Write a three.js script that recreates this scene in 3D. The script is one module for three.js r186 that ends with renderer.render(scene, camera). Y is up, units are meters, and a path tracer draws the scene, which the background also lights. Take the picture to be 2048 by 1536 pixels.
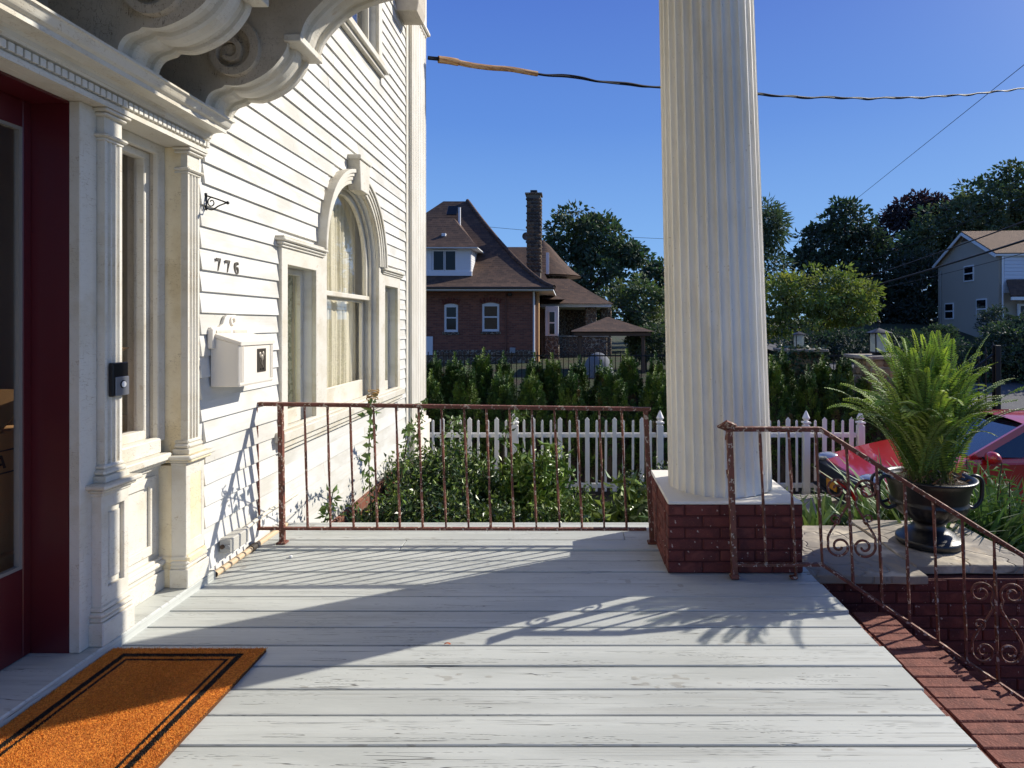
import * as THREE from 'three';
import { mergeGeometries } from 'three/addons/utils/BufferGeometryUtils.js';
import { TextGeometry } from 'three/addons/geometries/TextGeometry.js';
import { FontLoader } from 'three/addons/loaders/FontLoader.js';

// ---------------------------------------------------------------- camera, sky, sun, exposure
// x right, y up, z = -depth; the porch floor is y = 0 and the eye is 1.5 m above it
const scene = new THREE.Scene();
const renderer = new THREE.WebGLRenderer({ antialias: true });
renderer.toneMapping = THREE.LinearToneMapping;
renderer.toneMappingExposure = 1.18;
renderer.shadowMap.enabled = true;
const camera = new THREE.PerspectiveCamera(2 * Math.atan(886 / 1220) * 180 / Math.PI, 2280 / 1772, 0.05, 900);
camera.position.set(0, 1.5, 0);
camera.lookAt(0, 1.5, -1);
camera.setViewOffset(2280, 1772, 0, 236, 2048, 1536);
camera.updateProjectionMatrix();

const SUN = new THREE.Vector3(1.38, 1.0, -0.713).normalize();
const sun = new THREE.DirectionalLight(new THREE.Color(1.0, 0.935, 0.825), 5.0);
sun.name = 'sun';
sun.position.copy(SUN).multiplyScalar(60);
sun.castShadow = true;
sun.shadow.mapSize.set(4096, 4096);
Object.assign(sun.shadow.camera, { left: -30, right: 30, top: 30, bottom: -30, near: 1, far: 160 });
scene.add(sun, sun.target);
{
  const w = 512, h = 256, data = new Float32Array(w * h * 4);
  const stops = [[0, .285, .485, .77], [7, .186, .385, .735], [18, .1, .24, .63], [28, .069, .165, .54], [60, .043, .105, .365], [90, .037, .092, .32]];
  for (let j = 0; j < h; j++) for (let i = 0; i < w; i++) {
    const v = (j + .5) / h, el = (v - .5) * Math.PI, az = ((i + .5) / w - .5) * 2 * Math.PI;
    const dx = Math.cos(el) * Math.cos(az), dz = Math.cos(el) * Math.sin(az), dy = Math.sin(el);
    let c = [.2, .19, .16];
    const e = el * 180 / Math.PI;
    if (e >= 0) {
      let k = 0; while (k < stops.length - 2 && stops[k + 1][0] < e) k++;
      const t = Math.min(1, (e - stops[k][0]) / (stops[k + 1][0] - stops[k][0]));
      c = [1, 2, 3].map((q) => stops[k][q] * (1 - t) + stops[k + 1][q] * t);
      const ang = Math.acos(Math.min(1, dx * SUN.x + dy * SUN.y + dz * SUN.z)) * 180 / Math.PI;
      const g = .5 * Math.exp(-((ang / 16) ** 2)) + .045 * Math.exp(-((ang / 45) ** 2));
      c = [c[0] + g, c[1] + g * .96, c[2] + g * .8];
    }
    data.set([c[0], c[1], c[2], 1], (j * w + i) * 4);
  }
  const t = new THREE.DataTexture(data, w, h, THREE.RGBAFormat, THREE.FloatType);
  t.mapping = THREE.EquirectangularReflectionMapping; t.magFilter = THREE.LinearFilter; t.minFilter = THREE.LinearFilter; t.needsUpdate = true;
  scene.background = t; scene.environment = t;
}

// ---------------------------------------------------------------- helpers
function rngOf(a) { return () => { a |= 0; a = a + 0x6D2B79F5 | 0; let t = Math.imul(a ^ a >>> 15, 1 | a); t = t + Math.imul(t ^ t >>> 7, 61 | t) ^ t; return ((t ^ t >>> 14) >>> 0) / 4294967296; }; }
let R = rngOf(11);
const rr = (a, b) => a + (b - a) * R();
const V = (x, y, d) => new THREE.Vector3(x, y, -d);
const taken = {};
function numbered(n) { const k = taken[n] = (taken[n] ?? -1) + 1; return k ? n + '_' + String(k).padStart(3, '0') : n; }
function tag(o, label, category, group, kind) { o.userData.label = label; if (category) o.userData.category = category; if (group) o.userData.group = group; if (kind) o.userData.kind = kind; return o; }
function thing(name, label, category, pos, group, kind) { const o = new THREE.Group(); o.name = numbered(name); if (pos) o.position.copy(pos); scene.add(o); return tag(o, label, category, group, kind); }
function part(parent, name, geo, mat, label) { const m = new THREE.Mesh(geo, mat); m.name = name; if (label) m.userData.label = label; parent.add(m); return m; }
function sub(parent, name, label) { const g = new THREE.Group(); g.name = name; if (label) g.userData.label = label; parent.add(g); return g; }
function copyOf(o, pos, label, turn = 0, scale) { const c = o.clone(); c.name = numbered(o.name.replace(/_\d{3}$/, '')); c.userData = { ...o.userData }; if (label) c.userData.label = label; c.position.copy(pos); c.rotation.y = turn; if (scale) c.scale.copy(scale); scene.add(c); return c; }

// uv in metres from the face's main axis
function uvm(geo, ou = 0, ov = 0) {
  const g = geo.index ? geo.toNonIndexed() : geo;
  if (!g.attributes.normal) g.computeVertexNormals();
  const p = g.attributes.position, n = p.count, uv = new Float32Array(n * 2);
  const a = new THREE.Vector3(), b = new THREE.Vector3(), c = new THREE.Vector3(), N = new THREE.Vector3();
  for (let i = 0; i < n; i += 3) {
    a.fromBufferAttribute(p, i); b.fromBufferAttribute(p, i + 1); c.fromBufferAttribute(p, i + 2);
    N.copy(b).sub(a).cross(c.clone().sub(a));
    const x = Math.abs(N.x), y = Math.abs(N.y), z = Math.abs(N.z);
    [a, b, c].forEach((q, k) => {
      const [u, v] = y >= x && y >= z ? [q.x, q.z] : x >= z ? [q.z, q.y] : [q.x, q.y];
      uv[(i + k) * 2] = u + ou; uv[(i + k) * 2 + 1] = v + ov;
    });
  }
  for (const k of Object.keys(g.attributes)) if (!['position', 'normal', 'color'].includes(k)) g.deleteAttribute(k);
  g.setAttribute('uv', new THREE.BufferAttribute(uv, 2));
  return g;
}
function rot90uv(g) { const u = g.attributes.uv; for (let i = 0; i < u.count; i++) u.setXY(i, u.getY(i), u.getX(i)); return g; }
function box(x0, x1, y0, y1, d0, d1, c = 0) { const g = c ? chamfer(x1 - x0, y1 - y0, d1 - d0, c) : new THREE.BoxGeometry(x1 - x0, y1 - y0, d1 - d0); g.translate((x0 + x1) / 2, (y0 + y1) / 2, -(d0 + d1) / 2); return uvm(g); }
function chamfer(w, h, d, c) {
  const H = [w / 2, h / 2, d / 2], tris = [];
  const P = (ax, s) => { const v = [0, 1, 2].map((k) => s[k] * (H[k] - (k === ax ? 0 : c))); return new THREE.Vector3(...v); };
  const push = (...q) => { const n = q[1].clone().sub(q[0]).cross(q[2].clone().sub(q[0])), m = q.reduce((s, v) => s.add(v), new THREE.Vector3()); if (n.dot(m) < 0) q.reverse(); for (let k = 1; k < q.length - 1; k++) tris.push(q[0], q[k], q[k + 1]); };
  for (let ax = 0; ax < 3; ax++) { const [b, e] = [0, 1, 2].filter((k) => k !== ax); for (const s of [-1, 1]) { const q = [[-1, -1], [1, -1], [1, 1], [-1, 1]].map(([i, j]) => { const t = [0, 0, 0]; t[ax] = s; t[b] = i; t[e] = j; return P(ax, t); }); push(...q); } }
  for (let ax = 0; ax < 3; ax++) { const [b, e] = [0, 1, 2].filter((k) => k !== ax); for (const i of [-1, 1]) for (const j of [-1, 1]) { const t0 = [0, 0, 0], t1 = [0, 0, 0]; t0[ax] = -1; t1[ax] = 1; t0[b] = t1[b] = i; t0[e] = t1[e] = j; push(P(b, t0), P(b, t1), P(e, t1), P(e, t0)); } }
  for (const i of [-1, 1]) for (const j of [-1, 1]) for (const k of [-1, 1]) push(P(0, [i, j, k]), P(1, [i, j, k]), P(2, [i, j, k]));
  const g = new THREE.BufferGeometry().setFromPoints(tris); g.computeVertexNormals(); return g;
}
const merge = (list) => mergeGeometries(list.map((g) => { const q = g.index ? g.toNonIndexed() : g; if (!q.attributes.normal) q.computeVertexNormals(); return q.attributes.uv ? q : uvm(q); }));
function shapeOf(pts, holes = []) { const s = new THREE.Shape(pts.map(([x, y]) => new THREE.Vector2(x, y))); for (const h of holes) s.holes.push(new THREE.Path(h.map(([x, y]) => new THREE.Vector2(x, y)))); return s; }
const ext = (s, depth, bevel = 0) => new THREE.ExtrudeGeometry(s, { depth: depth - 2 * bevel, bevelEnabled: bevel > 0, bevelThickness: bevel, bevelSize: bevel, bevelOffset: -bevel, bevelSegments: 1, curveSegments: 12, steps: 1 });
const wallExt = (pts, holes, X, thick, bevel = 0) => { const g = ext(shapeOf(pts, holes), thick, bevel); g.translate(0, 0, bevel); g.rotateY(Math.PI / 2); g.translate(X, 0, 0); return uvm(g); };       // outline in (depth, y), grows towards +x from X
const depExt = (pts, d0, d1, bevel = 0) => { const g = ext(shapeOf(pts), d1 - d0, bevel); g.translate(0, 0, -d1 + bevel); return uvm(g); };                          // outline in (x, y), from depth d0 to d1
const upExt = (pts, y0, y1, bevel = 0) => { const g = ext(shapeOf(pts), y1 - y0, bevel); g.rotateX(-Math.PI / 2); g.translate(0, y0 + bevel, 0); return uvm(g); };       // plan outline in (x, depth)
const rect = (a, b, c, d) => [[a, c], [b, c], [b, d], [a, d]];
const arc = (cx, cy, r, a0, a1, n) => Array.from({ length: n + 1 }, (_, i) => { const a = a0 + (a1 - a0) * i / n; return [cx + r * Math.cos(a), cy + r * Math.sin(a)]; });
function tube(pts, r, seg = 24, rad = 6, closed = false) { return uvm(new THREE.TubeGeometry(new THREE.CatmullRomCurve3(pts, closed), seg, r, rad, closed)); }
function bar(a, b, w, h = w, twist = 0, n = 1) {                                 // square bar from a to b
  const L = a.distanceTo(b), g = new THREE.BoxGeometry(w, L, h, 1, n, 1), p = g.attributes.position;
  if (twist) for (let i = 0; i < p.count; i++) { const t = p.getY(i) / L * twist, c = Math.cos(t), s = Math.sin(t), x = p.getX(i), z = p.getZ(i); p.setX(i, x * c - z * s); p.setZ(i, x * s + z * c); }
  g.computeVertexNormals();
  g.applyQuaternion(new THREE.Quaternion().setFromUnitVectors(new THREE.Vector3(0, 1, 0), b.clone().sub(a).normalize()));
  const m = a.clone().add(b).multiplyScalar(.5); g.translate(m.x, m.y, m.z); return uvm(g);
}
function rod(a, b, r, n = 8, r2 = r) { const g = new THREE.CylinderGeometry(r2, r, a.distanceTo(b), n); g.applyQuaternion(new THREE.Quaternion().setFromUnitVectors(new THREE.Vector3(0, 1, 0), b.clone().sub(a).normalize())); const m = a.clone().add(b).multiplyScalar(.5); g.translate(m.x, m.y, m.z); return uvm(g); }
function grid(nu, nv, f) { const pos = [], idx = []; for (let j = 0; j <= nv; j++) for (let i = 0; i <= nu; i++) { const q = f(i / nu, j / nv); pos.push(q.x, q.y, q.z); } for (let j = 0; j < nv; j++) for (let i = 0; i < nu; i++) { const a = j * (nu + 1) + i; idx.push(a, a + 1, a + nu + 2, a, a + nu + 2, a + nu + 1); } const g = new THREE.BufferGeometry(); g.setAttribute('position', new THREE.Float32BufferAttribute(pos, 3)); g.setIndex(idx); g.computeVertexNormals(); return uvm(g); }
function polys(list) { const pts = []; for (const q of list) for (let k = 1; k < q.length - 1; k++) pts.push(q[0], q[k], q[k + 1]); const g = new THREE.BufferGeometry().setFromPoints(pts); g.computeVertexNormals(); return uvm(g); }

// tiling noise
const lat = (() => { const r = rngOf(77), a = new Float32Array(65536); for (let i = 0; i < 65536; i++) a[i] = r(); return a; })();
function vn(u, v, pu, pv, s) { const x = u * pu, y = v * pv, i = Math.floor(x), j = Math.floor(y), fx = x - i, fy = y - j, a = fx * fx * (3 - 2 * fx), b = fy * fy * (3 - 2 * fy); const H = (p, q) => lat[(((p % pu + pu) % pu) * 131 + ((q % pv + pv) % pv) * 977 + s * 7919) & 65535]; return (H(i, j) * (1 - a) + H(i + 1, j) * a) * (1 - b) + (H(i, j + 1) * (1 - a) + H(i + 1, j + 1) * a) * b; }
function fbm(u, v, pu, pv, oct, s = 1) { let t = 0, a = .5, n = 0; for (let k = 0; k < oct; k++) { t += a * vn(u, v, pu << k, pv << k, s + k); n += a; a *= .55; } return t / n; }
const sm = (a, b, x) => { const t = Math.min(1, Math.max(0, (x - a) / (b - a))); return t * t * (3 - 2 * t); };
function tex(w, h, f, mu, mv, srgb = true) {
  const d = new Uint8Array(w * h * 4);
  for (let j = 0; j < h; j++) for (let i = 0; i < w; i++) { let c = f((i + .5) / w, (j + .5) / h); if (typeof c === 'number') c = [c, c, c]; const o = (j * w + i) * 4; for (let k = 0; k < 3; k++) d[o + k] = Math.max(0, Math.min(255, c[k] * 255)); d[o + 3] = 255; }
  const t = new THREE.DataTexture(d, w, h, THREE.RGBAFormat); t.wrapS = t.wrapT = THREE.RepeatWrapping; t.magFilter = THREE.LinearFilter; t.minFilter = THREE.LinearMipmapLinearFilter; t.generateMipmaps = true;
  t.repeat.set(1 / mu, 1 / mv); if (srgb) t.colorSpace = THREE.SRGBColorSpace; t.needsUpdate = true; return t;
}
const mix3 = (a, b, t) => [a[0] + (b[0] - a[0]) * t, a[1] + (b[1] - a[1]) * t, a[2] + (b[2] - a[2]) * t];
const rgb = (r, g, b) => [r / 255, g / 255, b / 255];
const M = (o) => new THREE.MeshStandardMaterial({ roughness: .7, side: THREE.DoubleSide, ...o });
const lin = (r, g, b) => new THREE.Color().setRGB(r, g, b);

// ---------------------------------------------------------------- materials
const sidingMap = tex(1024, 512, (u, v) => {
  const g = fbm(u, v, 5, 6, 5, 3), st = fbm(u, v, 3, 40, 4, 9), sp = vn(u, v, 190, 120, 5);
  let c = mix3(rgb(214, 213, 208), rgb(190, 187, 177), sm(.42, .8, g) * .8);
  c = mix3(c, rgb(196, 188, 170), sm(.66, .9, st) * .5);
  return sp > .975 ? mix3(c, rgb(150, 138, 118), .5) : c;
}, 2.3, 1.1);
const sidingBump = tex(1024, 512, (u, v) => .5 + .5 * (fbm(u, v, 6, 90, 4, 21) - .5) + .35 * (fbm(u, v, 30, 30, 3, 4) - .5), 2.3, 1.1, false);
const crack = (u, v, s) => { const w = .022 * fbm(u, v, 9, 9, 3, s + 3); const a = Math.abs(fbm(u + w, v, 20, 74, 3, s) - .5), b = Math.abs(fbm(u, v + w, 34, 9, 2, s + 5) - .5); const patch = .35 + .65 * sm(.42, .62, fbm(u, v, 4, 4, 3, s + 8)); return Math.max((1 - sm(0, .018, a)) * .9, (1 - sm(0, .010, b)) * .5) * patch; };
const trimMap = tex(1024, 1024, (u, v) => {
  const k = crack(u, v, 31), g = fbm(u, v, 5, 5, 5, 13);
  let c = mix3(rgb(214, 210, 198), rgb(196, 187, 166), sm(.45, .8, g) * .7);
  c = mix3(c, rgb(150, 130, 104), k * .55);
  const chip = sm(.80, .83, fbm(u, v, 14, 14, 4, 44));
  return mix3(c, rgb(176, 156, 128), chip * .35);
}, .9, .9);
const creamBounceMap = tex(1024, 1024, (u, v) => { const k = crack(u, v, 31), g = fbm(u, v, 5, 5, 5, 13); return mix3(mix3(rgb(238, 224, 190), rgb(218, 200, 160), sm(.4, .75, g)), rgb(150, 126, 92), k * .6); }, .9, .9);  // trim crackle in cream, lightened to stand in for bounce light
const trimBump = tex(1024, 1024, (u, v) => .75 - .6 * crack(u, v, 31) - .4 * sm(.80, .83, fbm(u, v, 14, 14, 4, 44)) + .15 * fbm(u, v, 40, 40, 3, 6), .9, .9, false);
const oldMap = tex(1024, 1024, (u, v) => {                                    // crackled paint of consoles, balcony and entry wall, browner than the trim
  const k = crack(v, u, 57), g = fbm(u, v, 6, 6, 5, 15);
  return mix3(mix3(rgb(206, 197, 182), rgb(178, 168, 150), g), rgb(92, 78, 64), k * .8);
}, .7, .7);
const oldBump = tex(1024, 1024, (u, v) => .8 - .7 * crack(v, u, 57), .7, .7, false);
const deckCrack = (u, v) => {
  const w = .02 * (fbm(u, v, 3, 5, 3, 61) - .5);
  const band = sm(.46, .62, fbm(u, v, 2, 9, 3, 66));
  const f = fbm(u, v + w, 5, 110, 3, 63), l = fbm(u, v + w, 3, 26, 2, 71);
  const knot = vn(u, v, 9, 11, 88) * vn(u, v, 70, 60, 89);
  const line = (q, s, wd) => 1 - sm(0, wd, Math.abs(fbm(u, v + w * .6, q[0], q[1], 2, s) - .5));
  const g1 = sm(.52, .58, fbm(u, v, 9, 16, 2, 73)), g2 = sm(.55, .6, fbm(u, v, 12, 22, 2, 78));
  return [Math.max(line([3, 40], 71, .007) * g1, line([4, 84], 77, .011) * g2 * .9, line([3, 120], 79, .014) * band * g1 * .7), sm(.66, .8, knot), sm(.5, .75, f) * band];
};
const deckMap = tex(2048, 1024, (u, v) => {
  const [k, n, f] = deckCrack(u, v), g = fbm(u, v, 4, 8, 5, 81);
  let c = mix3(rgb(191, 194, 188), rgb(177, 180, 174), sm(.4, .75, g));
  c = mix3(c, rgb(92, 90, 84), k * .75); c = mix3(c, rgb(150, 149, 142), f * .25);  // cracks darkened in colour for the shadow and dirt in them
  c = mix3(c, rgb(146, 142, 132), n * .5);
  return vn(u, v, 240, 150, 3) > .985 ? mix3(c, rgb(120, 112, 100), .6) : c;
}, 3.1, .9);
const deckBump = tex(2048, 1024, (u, v) => { const [k, n, f] = deckCrack(u, v); return .75 - .65 * k - .12 * f + .25 * n * vn(u, v, 160, 140, 8) + .12 * (fbm(u, v, 60, 60, 3, 5) - .5) + .1 * (fbm(u, v, 6, 60, 3, 15) - .5); }, 3.1, .9, false);
const rustMap = tex(512, 512, (u, v) => {
  const g = fbm(u, v, 8, 8, 4, 91), chip = sm(.665, .695, fbm(u, v, 26, 20, 3, 95)), rust = sm(.5, .62, fbm(u, v, 16, 14, 4, 99));
  let c = mix3(rgb(126, 72, 57), rgb(96, 56, 45), g);
  c = mix3(c, rgb(92, 58, 36), rust * .7);
  return mix3(c, rgb(186, 172, 154), chip * .9);
}, .32, .32);
const rustBump = tex(256, 256, (u, v) => fbm(u, v, 20, 20, 4, 97), .32, .32, false);
const redBrickMap = tex(512, 512, (u, v) => { const g = fbm(u, v, 7, 7, 5, 101), s = vn(u, v, 120, 120, 7); let c = mix3(rgb(104, 46, 38), rgb(84, 36, 31), sm(.35, .7, g)); c = mix3(c, rgb(128, 66, 54), sm(.55, .75, fbm(u, v, 4, 5, 4, 108)) * .7); c = mix3(c, rgb(198, 186, 170), sm(.76, .79, fbm(u, v, 22, 20, 4, 109)) * .8); return mix3(c, rgb(150, 84, 64), sm(.82, .98, s) * .55); }, .5, .5);
const stepBrickMap = tex(512, 512, (u, v) => { const g = fbm(u, v, 7, 7, 5, 103), s = vn(u, v, 130, 130, 17); let c = mix3(rgb(124, 72, 58), rgb(102, 56, 45), sm(.35, .7, g)); return mix3(c, rgb(186, 122, 98), sm(.72, .98, s) * .6); }, .5, .5);
const brickBump = tex(512, 512, (u, v) => .6 * fbm(u, v, 60, 60, 3, 31) + .4 * fbm(u, v, 12, 12, 4, 33), .5, .5, false);
const stoneMap = tex(1024, 1024, (u, v) => { const g = fbm(u, v, 4, 5, 6, 111), r = fbm(u, v, 9, 7, 4, 118); let c = mix3(rgb(192, 180, 158), rgb(136, 128, 116), sm(.38, .6, g)); return mix3(c, rgb(186, 158, 118), sm(.6, .8, r) * .45); }, 1.3, 1.3);
const stoneBump = tex(1024, 1024, (u, v) => { const w = .03 * fbm(u, v, 8, 8, 3, 120); return .6 * fbm(u, v, 6, 7, 6, 113) + .4 * sm(0, .03, Math.abs(fbm(u + w, v, 5, 4, 4, 117) - .5)); }, 1.3, 1.3, false);
const columnMap = tex(512, 512, (u, v) => { const g = fbm(u, v, 5, 3, 5, 121), s = vn(u, v, 150, 150, 23); let c = mix3(rgb(238, 233, 221), rgb(226, 220, 205), sm(.4, .75, g)); c = mix3(c, rgb(196, 184, 160), sm(.6, .85, fbm(u, v, 7, 3, 5, 127)) * .28); return s > .97 ? mix3(c, rgb(170, 156, 130), .5) : c; }, 1.7, 1.9);
const speck = tex(512, 512, (u, v) => .6 * vn(u, v, 200, 200, 3) + .4 * fbm(u, v, 20, 20, 4, 3), .6, .6, false);
const asphaltMap = tex(512, 512, (u, v) => { const g = fbm(u, v, 6, 6, 5, 131), s = vn(u, v, 180, 180, 9); return mix3(mix3(rgb(92, 92, 92), rgb(76, 76, 77), g), rgb(140, 138, 132), sm(.8, 1, s) * .5); }, 3, 3);
const earthMap = tex(512, 512, (u, v) => { const g = fbm(u, v, 8, 8, 5, 141), s = fbm(u, v, 30, 30, 3, 143); return mix3(mix3(rgb(66, 56, 42), rgb(52, 64, 32), sm(.32, .52, g)), rgb(82, 78, 50), sm(.6, .8, s) * .5); }, 4, 4);
const shingleMap = tex(1024, 1024, (u, v) => {
  const row = Math.floor(v * 28), k = Math.floor(u * 22 + (row % 2) * .5), t = lat[(row * 57 + k * 131) & 65535], fy = v * 28 - row, fx = u * 22 + (row % 2) * .5 - k;
  let c = mix3(rgb(108, 80, 60), rgb(72, 53, 42), t); c = mix3(c, rgb(92, 74, 62), fbm(u, v, 8, 8, 4, 153) * .5);
  return (fy < .14 || fx < .05) ? mix3(c, rgb(46, 34, 28), .7) : c;
}, 4.4, 4.2);
const shingleBump = tex(512, 512, (u, v) => { const row = Math.floor(v * 28), fy = v * 28 - row; return 1 - .8 * fy; }, 4.4, 4.2, false);
const farBrickMap = tex(1024, 1024, (u, v) => {
  const row = Math.floor(v * 32), k = Math.floor(u * 12 + (row % 2) * .5), t = lat[(row * 91 + k * 37) & 65535], fy = v * 32 - row, fx = u * 12 + (row % 2) * .5 - k;
  const c = mix3(rgb(136, 84, 64), rgb(104, 62, 50), t); return (fy < .16 || fx < .05) ? rgb(122, 100, 86) : c;
}, 2.6, 2.4);
const rubble = (u, v) => { let best = 9, sec = 9, id = 0; const P = 14, x = u * P, y = v * P, i = Math.floor(x), j = Math.floor(y); for (let a = -1; a < 2; a++) for (let b = -1; b < 2; b++) { const p = ((i + a) % P + P) % P, q = ((j + b) % P + P) % P, h = p * 131 + q * 977, dx = i + a + lat[h & 65535] - x, dy = j + b + lat[(h + 5) & 65535] - y, d = Math.hypot(dx, dy); if (d < best) { sec = best; best = d; id = h; } else if (d < sec) sec = d; } return [sec - best, lat[(id + 9) & 65535]]; };
const rubbleMap = tex(512, 512, (u, v) => { const [e, t] = rubble(u, v); return e < .12 ? rgb(150, 140, 122) : mix3(mix3(rgb(104, 86, 70), rgb(70, 62, 56), t), rgb(120, 92, 70), lat[Math.floor(t * 60000)] * .5); }, 2.6, 2.6);
const rubbleBump = tex(512, 512, (u, v) => sm(0, .35, rubble(u, v)[0]), 2.6, 2.6, false);
const barkMap = tex(256, 256, (u, v) => mix3(rgb(88, 74, 60), rgb(52, 44, 36), sm(.35, .65, fbm(u, v, 20, 4, 4, 161))), .5, 1);
const lawnMap = tex(512, 512, (u, v) => mix3(rgb(70, 92, 38), rgb(96, 110, 52), fbm(u, v, 24, 24, 4, 171)), 3, 3);

const mat = {
  siding: M({ name: 'siding paint', map: sidingMap, bumpMap: sidingBump, bumpScale: .0022, roughness: .62 }),
  trim: M({ name: 'trim paint', map: trimMap, bumpMap: trimBump, bumpScale: .0022, roughness: .6 }),
  cream: M({ name: 'cream paint with bounce', map: creamBounceMap, bumpMap: trimBump, bumpScale: .0025, roughness: .65 }),
  old: M({ name: 'old paint', map: oldMap, bumpMap: oldBump, bumpScale: .003, roughness: .8 }),
  deck: M({ name: 'deck paint', map: deckMap, bumpMap: deckBump, bumpScale: .004, roughness: .55 }),
  sash: M({ name: 'sash paint', map: trimMap, bumpMap: trimBump, bumpScale: .001, roughness: .55 }),
  rust: M({ name: 'rusted iron', map: rustMap, bumpMap: rustBump, bumpScale: .002, roughness: .72 }),
  redBrick: M({ name: 'painted brick', map: redBrickMap, bumpMap: brickBump, bumpScale: .003, roughness: .8 }),
  stepBrick: M({ name: 'step brick', map: stepBrickMap, bumpMap: brickBump, bumpScale: .004, roughness: .85 }),
  mortar: M({ name: 'painted mortar', color: 0x4a1d19, roughness: .9 }),
  stone: M({ name: 'flagstone', map: stoneMap, bumpMap: stoneBump, bumpScale: .022, roughness: .8 }),
  column: M({ name: 'column paint', map: columnMap, bumpMap: speck, bumpScale: .0012, roughness: .6 }),
  asphalt: M({ name: 'asphalt', map: asphaltMap, bumpMap: speck, bumpScale: .006, roughness: .9 }),
  concrete: M({ name: 'concrete', color: 0xa6a297, bumpMap: speck, bumpScale: .003, roughness: .9 }),
  earth: M({ name: 'earth', map: earthMap, bumpMap: speck, bumpScale: .02, roughness: 1 }),
  lawn: M({ name: 'lawn', map: lawnMap, bumpMap: speck, bumpScale: .02, roughness: 1 }),
  shingle: M({ name: 'shingles', map: shingleMap, bumpMap: shingleBump, bumpScale: .02, roughness: .9 }),
  farBrick: M({ name: 'house brick', map: farBrickMap, roughness: .9 }),
  rubble: M({ name: 'fieldstone', map: rubbleMap, bumpMap: rubbleBump, bumpScale: .05, roughness: .9 }),
  bark: M({ name: 'bark', map: barkMap, roughness: .95 }),
  vinyl: M({ name: 'white vinyl', color: 0xe9e8e4, roughness: .45 }),
  doorRed: new THREE.MeshPhysicalMaterial({ name: 'red door paint', color: lin(.085, .006, .01), roughness: .38, clearcoat: .5, clearcoatRoughness: .25, side: THREE.DoubleSide }),
  glass: new THREE.MeshPhysicalMaterial({ name: 'window glass', color: 0xffffff, roughness: .02, transmission: 1, thickness: 0, ior: 1.5, side: THREE.DoubleSide }),
  dark: M({ name: 'brown stained timber', color: 0x5a4636, roughness: .85 }),
  room: M({ name: 'room plaster', color: 0x8a8172, roughness: .95 }),
  black: M({ name: 'black iron', color: 0x101012, roughness: .45, metalness: .3 }),
  blackGloss: new THREE.MeshPhysicalMaterial({ name: 'black glazed resin', color: 0x0d0d10, roughness: .42, clearcoat: .25, clearcoatRoughness: .3, bumpMap: speck, bumpScale: .001, side: THREE.DoubleSide }),
  wire: M({ name: 'cable rubber', color: 0x0c0c10, roughness: .6 }),
  steel: M({ name: 'brushed steel', color: 0x9b9ea2, roughness: .35, metalness: .8 }),
  darkPane: new THREE.MeshPhysicalMaterial({ name: 'dark window glass', color: 0x11161c, roughness: .06, side: THREE.DoubleSide, specularIntensity: .6 }),
};

// ---------------------------------------------------------------- ground, street, deck
function groundY(x, d) {
  let y = -1.05;
  y += .95 * sm(12, 21, d) * (1 - sm(6, 10, x - (d - 12) * .12));
  y += 2.6 * sm(34, 52, d) * sm(14, 22, x);
  y += 1.0 * sm(40, 120, d);
  return y;
}
{
  const xs = [], ds = [];
  for (let i = 0; i <= 90; i++) { const t = i / 45 - 1; xs.push(3 + Math.sign(t) * (Math.abs(t) * 40 + Math.abs(t) ** 4 * 260)); }
  for (let j = 0; j <= 90; j++) { const t = j / 90; ds.push(-25 + t * 90 + t ** 5 * 380); }
  const pos = [], idx = [];
  for (const d of ds) for (const x of xs) pos.push(x, groundY(x, d) - .012 + .03 * (vn(x * .37 + 50, d * .41 + 60, 997, 991, 4) - .5), -d);
  for (let j = 0; j < 90; j++) for (let i = 0; i < 90; i++) { const a = j * 91 + i; idx.push(a, a + 1, a + 92, a, a + 92, a + 91); }
  const g = new THREE.BufferGeometry(); g.setAttribute('position', new THREE.Float32BufferAttribute(pos, 3)); g.setIndex(idx); g.computeVertexNormals();
  const m = part(scene, 'ground', uvm(g), mat.earth); tag(m, 'earth and thin grass of the gardens around the porch', 'ground', null, 'structure');
}
{
  // street at the side of the house, running away from the viewer, with a kerbed pavement
  const strip = (x0, x1, y, n = 40) => grid(2, n, (u, v) => { const d = -20 + v * 110, sh = Math.max(0, d - 14) * .16; return V(x0 + (x1 - x0) * u + sh, groundY(8, Math.min(d, 30)) + y + Math.max(0, d - 30) * .012, d); });
  tag(part(scene, 'street', strip(8.4, 20.5, .03), mat.asphalt), 'grey asphalt street beyond the parked red car', 'street', null, 'structure');
  const pv = thing('pavement', 'pale concrete pavement along the street', 'pavement', null, null, 'structure');
  for (let k = 0; k < 26; k++) { const d0 = -4 + k * 1.5, sh = Math.max(0, d0 - 14) * .16; part(pv, 'paving_slab', box(20.6 + sh, 22.1 + sh, groundY(8, Math.min(d0, 30)) - .05, groundY(8, Math.min(d0, 30)) + .13 + Math.max(0, d0 - 30) * .012, d0, d0 + 1.485, .01), mat.concrete); }
  const dv = thing('driveway', 'concrete driveway strip under the red car', 'driveway', null, null, 'structure');
  for (let k = 0; k < 3; k++) part(dv, 'paving_slab', box(3.2 + k * 1.75, 3.2 + k * 1.75 + 1.735, -1.12, -1.0, 6.4, 9.02, .008), mat.concrete);
}
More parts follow.
